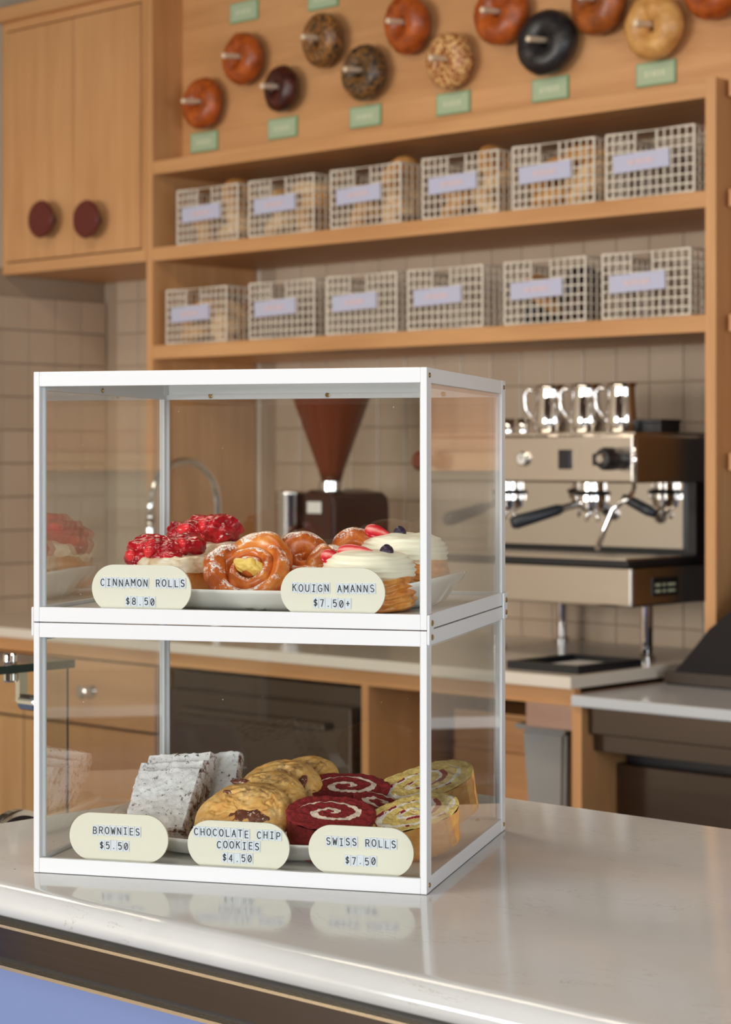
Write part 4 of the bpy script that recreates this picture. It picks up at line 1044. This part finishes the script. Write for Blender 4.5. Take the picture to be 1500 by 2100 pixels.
# stack of leaning brownies: local x = width, y = up the slope, z = outward (towards viewer after tilt)
for (px, v, z, L, Wd, T, ti, rz, lab, sd) in (
    (322, 0.095, 0.0150, 0.076, 0.064, 0.016, 0.70, -0.02, 'front brownie leaning back, thickly dusted with powdered sugar', 1),
    (332, 0.123, 0.0180, 0.074, 0.068, 0.016, 0.76, -0.02, 'second brownie, mostly hidden behind the front one, bare patch on its edge', 2),
    (350, 0.150, 0.0200, 0.074, 0.068, 0.016, 0.82, -0.03, 'topmost back brownie of the leaning stack', 3),
    (425, 0.195, 0.0200, 0.066, 0.062, 0.016, 0.86, 0.05, 'pale sugar-white brownie standing behind the cookies', 4)):
    brownie(case_uz(px, 1700, v)[0], v, z, L, Wd, T, ti, rz, lab, sd)
def cookie(u, v, z, R, tilt, rz, lab, seed, chunk=None, th=0.013):
    t = thing('cookie', lab, 'cookie', tuple(B(u, v, z)), (tilt, 0, YBX+rz), 'chocolate chip cookies leaning on the lower platter')
    bm = bmesh.new(); N = 110; M = 44; off = Vector((seed*4.1, seed*7.7, 0))
    def crack(x, y):
        ds, _ = noise.voronoi(Vector((x, y, 0))*62+off*3+Vector((fbm(Vector((x, y, seed)), 70, 2), fbm(Vector((y, x, seed+5)), 70, 2), 0))*0.8)
        d = ds[1]-ds[0]; g = noise.noise(Vector((x, y, 2))*50+off)
        return max(0, 1-d/0.10)*(0.25+max(0, g+0.25)*1.4)
    def top(r, a):
        x, y = r*math.cos(a), r*math.sin(a)
        s = r/R
        h = th*(1-s**3.2)**0.62 if s < 1 else 0
        p = Vector((x, y, 0))
        h += 0.0016*fbm(p+off, 60, 3)*(1-s**6)+0.0007*fbm(p+off, 220, 2) - 0.0045*crack(x, y)*(1-s**4)
        return h
    rings = []
    for j in range(M+1):
        s = math.sin(PI/2*j/M); ring = []
        for i in range(N):
            a = 2*PI*i/N; rr_ = R*(1+0.035*noise.noise(Vector((math.cos(a)*2, math.sin(a)*2, seed))))
            ring.append((s*rr_*math.cos(a), s*rr_*math.sin(a), top(s*R, a)))
        rings.append([bm.verts.new(p) for p in ring])
    low = [bm.verts.new((v_.co.x*0.94, v_.co.y*0.94, -0.003)) for v_ in rings[-1]]
    for a, b in zip(rings, rings[1:]+[low]):
        for i in range(N): bm.faces.new((a[i], a[(i+1) % N], b[(i+1) % N], b[i]))
    bm.faces.new(low)
    bmesh.ops.remove_doubles(bm, verts=bm.verts, dist=0.00002)
    link('cookie_dough', bm, CK, t, smooth=True)
    if chunk:
        for (cx_, cy_, rx, ry) in chunk:
            b2 = bmesh.new(); blob(b2, (cx_, cy_, th*0.88*(1-(math.hypot(cx_, cy_)/R)**3.2)**.62), (rx, ry, 0.0028), 0.25, 90, 5, seed)
            o = link('chocolate_chunk', b2, CHOC, t, smooth=True)
    return t
for (px, v, z, R_, ti, rz, lab, sd, ch) in (
    (497, 0.070, 0.0430, 0.0455, 0.66, -0.05, 'front cookie with a wide melted chocolate patch', 1, [(0.010, -0.006, 0.019, 0.0085), (-0.02, 0.024, 0.004, 0.002)]),
    (532, 0.106, 0.0480, 0.0450, 0.70, -0.25, 'second cookie, right behind the front one, reddish streak at its edge', 2, [(-0.026, 0.022, 0.013, 0.0035)]),
    (567, 0.142, 0.0530, 0.0450, 0.72, -0.15, 'third cookie with a pale cheek on its right side', 3, [(0.026, 0.012, 0.004, 0.008)]),
    (612, 0.176, 0.0530, 0.043, 0.76, -0.3, 'last cookie of the row, only its right rim showing', 4, None)):
    cookie(case_uz(px, 1690, v)[0], v, z, R_, ti, rz, lab, sd, ch)
def rollslice(u, v, z, a, b, T, rot, lab, face, side, seed, nm='swiss_roll', grp='swiss roll slices on the lower platter', e=2.3, notch=True):
    t = thing(nm, lab, 'swiss roll', tuple(B(u, v, z)), rot, grp)
    N = 96; off = Vector((seed*3.3, seed*5.9, 1))
    def rim(an, s=1.0):
        c, q = math.cos(an), math.sin(an); k = (abs(c)**e+abs(q)**e)**(-1/e)
        w_ = 1+0.02*noise.noise(Vector((c*2, q*2, seed)))
        return Vector((c*k*a*s*w_, q*k*b*s*w_, 0))
    bm = bmesh.new(); rs = []
    for j in range(5):   # side
        zz = -T+0.002+(T-0.004)*j/4
        ring = []
        for i in range(N):
            p = rim(2*PI*i/N); p.z = zz; p += p.normalized()*0.0009*fbm(p+off, 120, 2); ring.append(bm.verts.new(p))
        rs.append(ring)
    base = [bm.verts.new(v_.co*0.96+Vector((0, 0, -0.003))) for v_ in rs[0]]
    for r1, r2 in zip([base]+rs, rs):
        for i in range(N): bm.faces.new((r1[i], r1[(i+1) % N], r2[(i+1) % N], r2[i]))
    bm.faces.new(base[::-1])
    top = [bm.verts.new(v_.co*1.0+Vector((0, 0, 0.0005))) for v_ in rs[-1]]
    link('crust', bm, side, t, smooth=True)
    bm = bmesh.new(); rs = []
    for j in range(30, 0, -1):
        s = j/30; ring = []
        for i in range(N):
            p = rim(2*PI*i/N, s); 
            hz = -0.0014 if j == 30 else 0.0
            p.z = hz+0.0012*fbm(p+off, 170, 3)+0.0008*fbm(p+off, 60, 2); ring.append(bm.verts.new(p))
        rs.append(ring)
    for r1, r2 in zip(rs, rs[1:]):
        for i in range(N): bm.faces.new((r1[i], r1[(i+1) % N], r2[(i+1) % N], r2[i]))
    bm.faces.new(rs[-1]); 
    o = link('cut_face', bm, face, t, smooth=True); 
    return t
def rr(tx, ty=0, rz=0): return (tx, ty, YBX+rz)
rollslice(0.2560, 0.066, 0.0545, 0.0405, 0.0265, 0.038, rr(0.42, 0.05, 0.10), 'front red velvet slice with a cream swirl', REDF, REDS, 1)
rollslice(0.2470, 0.150, 0.0650, 0.0405, 0.0240, 0.038, rr(0.38, 0.03, 0.05), 'back red velvet slice with a pointed cream swirl', REDF, REDS, 2)
rollslice(0.2900, 0.108, 0.0585, 0.0250, 0.0170, 0.036, rr(0.35, 0.25, 0.5), 'small red velvet slice wedged at the yellow rolls, cream lump on top', REDF, REDS, 3)
rollslice(0.3255, 0.088, 0.0550, 0.0430, 0.0210, 0.042, rr(0.52, -0.22, 0.55), 'front vanilla roll slice with berry filling behind the right tag', YELF, YELS, 4)
rollslice(0.3130, 0.165, 0.0690, 0.0520, 0.0235, 0.046, rr(0.48, -0.28, 0.50), 'back vanilla roll slice, larger, with berry filling, against the right glass', YELF, YELS, 5)
# kouign amanns
def kouign(u, v, z, R, tilt, lab, seed, berries):
    t = thing('kouign_amann', lab, 'pastry', tuple(B(u, v, z)), (tilt[0], tilt[1], YBX), 'cream-topped kouign amanns on the upper platter')
    bm = bmesh.new(); N = 110; M = 34; hh = 0.033; rings = []
    for j in range(M+1):
        s = j/M; ring = []
        for i in range(N):
            a = 2*PI*i/N
            rad = R*(0.90+0.12*math.sin(PI*min(1, s*1.05)))+0.0011*math.sin(s*34+2.5*noise.noise(Vector((math.cos(a)*1.5, math.sin(a)*1.5, seed)))*3)
            p = Vector((rad*math.cos(a), rad*math.sin(a), s*hh)); p += Vector((p.x, p.y, 0)).normalized()*0.0022*fbm(Vector((p.x, p.y, p.z*3.5+seed)), 55, 3)
            p.z += 0.003*s*noise.noise(Vector((math.cos(a)*3, math.sin(a)*3, seed+4)))
            ring.append(bm.verts.new(p))
        rings.append(ring)
    for a_, b_ in zip(rings, rings[1:]):
        for i in range(N): bm.faces.new((a_[i], a_[(i+1) % N], b_[(i+1) % N], b_[i]))
    bm.faces.new(rings[0][::-1]); bm.faces.new(rings[-1]); link('flaky_base', bm, FLAKY, t, smooth=True)
    bm = bmesh.new(); rings = []; M = 40
    for j in range(M+1):
        s = j/M; ph = PI*0.5*(1-s); 
        ring = []
        for i in range(N):
            a = 2*PI*i/N
            ang = -0.9+(PI/2+0.9)*s
            rad = R*0.98*max(0.001, math.cos(ang))**0.55; zz = 0.0185*math.sin(ang) if ang > 0 else 0.010*math.sin(ang)
            rad *= 1+0.05*noise.noise(Vector((math.cos(a)*1.7, math.sin(a)*1.7, seed*2)))
            rad += 0.0011*math.sin(zz*1500+a*1.0+1.5*noise.noise(Vector((math.cos(a), math.sin(a), seed))))*(1 if ang < 1.1 else 0.3)
            p = Vector((rad*math.cos(a), rad*math.sin(a), 0.034+zz))
            p.z += 0.0022*noise.noise(Vector((p.x*60, p.y*60, seed)))*max(0, s)
            if ang < 0: p.z -= 0.004*(0.5+noise.noise(Vector((math.cos(a)*2.5, math.sin(a)*2.5, seed+9))))*(-ang)
            ring.append(bm.verts.new(p))
        rings.append(ring)
    for a_, b_ in zip(rings, rings[1:]):
        for i in range(N): bm.faces.new((a_[i], a_[(i+1) % N], b_[(i+1) % N], b_[i]))
    bm.faces.new(rings[0][::-1]); bm.faces.new(rings[-1]); link('cream_cap', bm, CREAM, t, smooth=True)
    for (kind, x, y, z2, L, rot) in berries:
        bm = bmesh.new()
        if kind == 's':
            blob(bm, (0, 0, 0), (L, 0.0070, 0.0032), 0.05, 60, 4, seed)
            for v_ in bm.verts: v_.co.y *= 1-0.45*(v_.co.x/L); v_.co.z *= 1-0.3*(v_.co.x/L)
            o = link('strawberry_slice', bm, STRAW, t, smooth=True, loc=(x, y, z2), rot=rot)
        else:
            lathe(bm, [(0.0008, -0.0055)]+[(0.0062*math.cos(q), 0.0055*math.sin(q)) for q in [math.radians(-75+150*i/14) for i in range(15)]]+[(0.0026, 0.0056), (0.0022, 0.0045), (0.0005, 0.0042)], 28)
            o = link('blueberry', bm, BLUEB, t, smooth=True, loc=(x, y, z2), rot=rot)
kouign(0.2860, 0.084, HM+0.0120, 0.0420, (0.03, 0.0), 'front kouign amann with strawberry slices and a blueberry', 1,
    [('s', -0.032, -0.008, 0.0465, 0.010, (0.9, 0.25, 0.1)), ('s', -0.010, -0.006, 0.0515, 0.017, (0.9, 0.05, 0.05)), ('b', 0.018, -0.004, 0.0520, 0, (0.3, 0.1, 0))])
kouign(0.2930, 0.180, HM+0.0235, 0.0420, (0.04, 0.0), 'back kouign amann with one strawberry slice, against the right glass', 2,
    [('s', -0.022, -0.006, 0.0535, 0.0135, (0.9, 0.30, 0.1)), ('b', -0.003, 0.000, 0.0535, 0, (0.2, 0.2, 0))])
# cinnamon rolls
def cinnroll(u, v, z, R, hh, lab, seed, comp):
    t = thing('cinnamon_roll', lab, 'cinnamon roll', tuple(B(u, v, z)), (0, 0, YBX), 'strawberry cinnamon rolls on the upper platter')
    bm = bmesh.new(); N = 96; M = 26; rings = []
    prof = []
    for j in range(M+1):
        s = j/M
        if s < 0.5: q = s/0.5; rad = R*(0.93+0.07*math.sin(PI*q)); zz = hh*q*0.86
        else: q = (s-0.5)/0.5; rad = R*(1-q)*0.93+0.0005; zz = hh*(0.86+0.14*math.sin(q*PI/2))
        ring = []
        for i in range(N):
            a = 2*PI*i/N; gz_ = 0
            if s > 0.5: gz_ = -0.0035*max(0, math.cos((rad/R*3.0-a/(2*PI))*2*PI))**3
            p = Vector((rad*math.cos(a), rad*math.sin(a), zz+gz_)); p *= 1+0.05*fbm(p+Vector((seed, 0, 0)), 30, 3)
            ring.append(bm.verts.new(p))
        rings.append(ring)
    for a_, b_ in zip(rings, rings[1:]):
        for i in range(N): bm.faces.new((a_[i], a_[(i+1) % N], b_[(i+1) % N], b_[i]))
    bm.faces.new(rings[0][::-1]); bm.faces.new(rings[-1]); link('dough_coil', bm, CINN, t, smooth=True)
    bm = bmesh.new(); rings = []
    for j in range(30):
        s = 1-j/30
        ring = []
        for i in range(N):
            a = 2*PI*i/N; drip = max(0, noise.noise(Vector((math.cos(a)*2.2, math.sin(a)*2.2, seed+3))))*0.020+0.003
            e_ = max(0, (s-0.55)/0.45); rad = R*1.045*math.sin(min(1, s*1.12)*PI/2)**0.9; zz = hh*0.99+0.003*(1-s)-(0.010+drip)*e_**1.7
            p = Vector((rad*math.cos(a), rad*math.sin(a), zz)); p *= 1+0.05*fbm(p+Vector((seed+2, 0, 0)), 75, 4); ring.append(bm.verts.new(p))
        rings.append(ring)
    for a_, b_ in zip(rings, rings[1:]):
        for i in range(N): bm.faces.new((a_[i], a_[(i+1) % N], b_[(i+1) % N], b_[i]))
    bm.faces.new(rings[-1]); link('cream_icing', bm, ICING, t, smooth=True)
    bm = bmesh.new()
    for (x, y, z2, rx, ry, rz_) in comp: blob(bm, (x, y, z2), (rx, ry, rz_), 0.26, 60, 6, seed+x*100)
    link('strawberry_compote', bm, JAM, t, smooth=True)
    random.seed(seed)
    for q in range(5):
        x, y, z2, rx, ry, rz_ = comp[q % len(comp)]
        a = random.uniform(-2.6, -0.5)
        bm = bmesh.new(); blob(bm, (0, 0, 0), (0.0085, 0.005, 0.0062), 0.15, 90, 3, q)
        link('strawberry_piece', bm, BERRY, t, smooth=True, loc=(x+rx*0.72*math.cos(a), y+ry*0.75*math.sin(a), z2+rz_*random.uniform(0.1, 0.62)), rot=(random.uniform(-.5, .5), random.uniform(-.5, .5), random.uniform(0, 3)))
cinnroll(case_uz(362, 1190, 0.125)[0], 0.125, HM+0.0145, 0.0410, 0.040, 'front cinnamon roll topped with strawberry compote, behind its tag', 11, [(-0.014, -0.004, 0.046, 0.028, 0.027, 0.014), (0.004, 0.008, 0.050, 0.022, 0.022, 0.011), (-0.026, -0.020, 0.038, 0.016, 0.016, 0.012), (-0.004, -0.026, 0.040, 0.018, 0.013, 0.008)])
cinnroll(case_uz(428, 1150, 0.215)[0], 0.215, HM+0.0175, 0.0420, 0.046, 'back cinnamon roll heaped higher with strawberry compote', 12, [(-0.016, -0.004, 0.052, 0.026, 0.026, 0.017), (0.006, 0.002, 0.058, 0.025, 0.025, 0.017), (-0.034, -0.008, 0.042, 0.012, 0.016, 0.012)])
# glazed knots
def ropey(bm, pts, rs, seed, n=24, flat=1.0, groove=0.0016):
    k0 = len(bm.verts); tube(bm, pts, rs, n); bm.verts.ensure_lookup_table()
    for i in range(k0, len(bm.verts)):
        v_ = bm.verts[i]; q = v_.co
        v_.co = q+Vector((noise.noise(q*75+Vector((seed, 0, 0))), noise.noise(q*75+Vector((0, seed, 0))), noise.noise(q*75+Vector((0, 0, seed)))))*groove
def knot(u, v, z, R, tilt, rz, lab, seed, custard=True, strands=(), turns=2.2, roll=0.0, w0=0.27, w1=0.13):
    t = thing('pastry_knot', lab, 'pastry', tuple(B(u, v, z)), (tilt, roll, YBX+rz), 'sugar-dusted custard pastry knots on the upper platter')
    bm = bmesh.new(); pts = []; rs = []; n_ = 150
    for i in range(n_+1):
        s = i/n_; a = 2.4-turns*2*PI*s; r0 = R*(0.78*(1-s)+0.10)
        pts.append((r0*math.cos(a), r0*math.sin(a)*0.92, 0.004+0.008*s+0.004*math.sin(a*1.0+seed)*(1-s)))
        rs.append(R*(w0-w1*s)*(1+0.10*math.sin(a*2+seed)))
    for i in range(6): rs[i] *= 0.35+0.65*i/6
    rs[-1] *= 0.4; rs[-2] *= .8
    ropey(bm, pts, rs, seed)
    for v_ in bm.verts: v_.co.z = v_.co.z*1.35
    link('dough_coil', bm, BUN, t, smooth=True)
    bm = bmesh.new(); blob(bm, (0, 0, 0.000), (R*0.92, R*0.86, 0.012), 0.06, 40, 5, seed); link('dough_base', bm, BUNS, t, smooth=True)
    if custard:
        bm = bmesh.new(); blob(bm, (0.002, -0.001, 0.019), (R*0.34, R*0.20, 0.008), 0.4, 80, 5, seed); link('custard_filling', bm, CUST, t, smooth=True)
    for (a0, a1, rad, hz, w_, oy) in strands:
        bm = bmesh.new(); pts = []; rs = []
        for i in range(41):
            s = i/40; a = a0+(a1-a0)*s
            pts.append((R*rad*math.cos(a), R*rad*math.sin(a)*0.9+oy, hz*(0.35+0.65*math.sin(PI*s)))); rs.append(R*w_*(0.35+0.65*math.sin(PI*s)**0.6))
        ropey(bm, pts, rs, seed+hz*100, 24, groove=0.0022)
        link('dough_strand', bm, BUN, t, smooth=True)
    return t
knot(case_uz(517, 1170, 0.086)[0], 0.086, HM+0.0360, 0.0385, 0.80, 0.0, 'front pastry knot with its custard-filled swirl facing forward', 1, turns=2.7, w0=0.20, w1=0.09, strands=[(4.3, 1.9, 0.84, 0.012, 0.30, 0.004), (2.3, 0.2, 0.86, 0.014, 0.27, 0.004)])
knot(0.2130, 0.130, HM+0.0380, 0.0340, 0.40, 0.3, 'middle pastry knot dusted with sugar, behind the front swirl', 2, custard=False, strands=[(3.4, 0.2, 0.55, 0.026, 0.34, 0.0), (1.2, -1.6, 0.45, 0.024, 0.30, -0.004)])
knot(0.1830, 0.155, HM+0.0400, 0.0330, 0.30, 1.6, 'back left pastry knot seen over the front swirl', 4, custard=False, strands=[(3.0, 0.0, 0.6, 0.020, 0.30, 0.0)])
knot(0.2480, 0.175, HM+0.0420, 0.0340, 0.30, 0.2, 'back right pastry knot with heavy sugar dusting, beside the kouign amanns', 3, custard=False, strands=[(2.9, 0.3, 0.6, 0.024, 0.32, 0.0), (4.4, 2.4, 0.6, 0.016, 0.28, 0.0)])
# ------------------------------------------------------------------ customer side (seen in reflections)
be = thing('window_bench', 'lavender cushioned bench under the front windows', 'bench', (-2.6, -3.1, 0))
bx('bench_base', (-1.9, 1.7, -0.35, 0.15, 0, 0.40), WX, be); bx('cushion', (-1.9, 1.7, -0.35, 0.17, 0.40, 0.50), BENCH, be, bev=0.02)
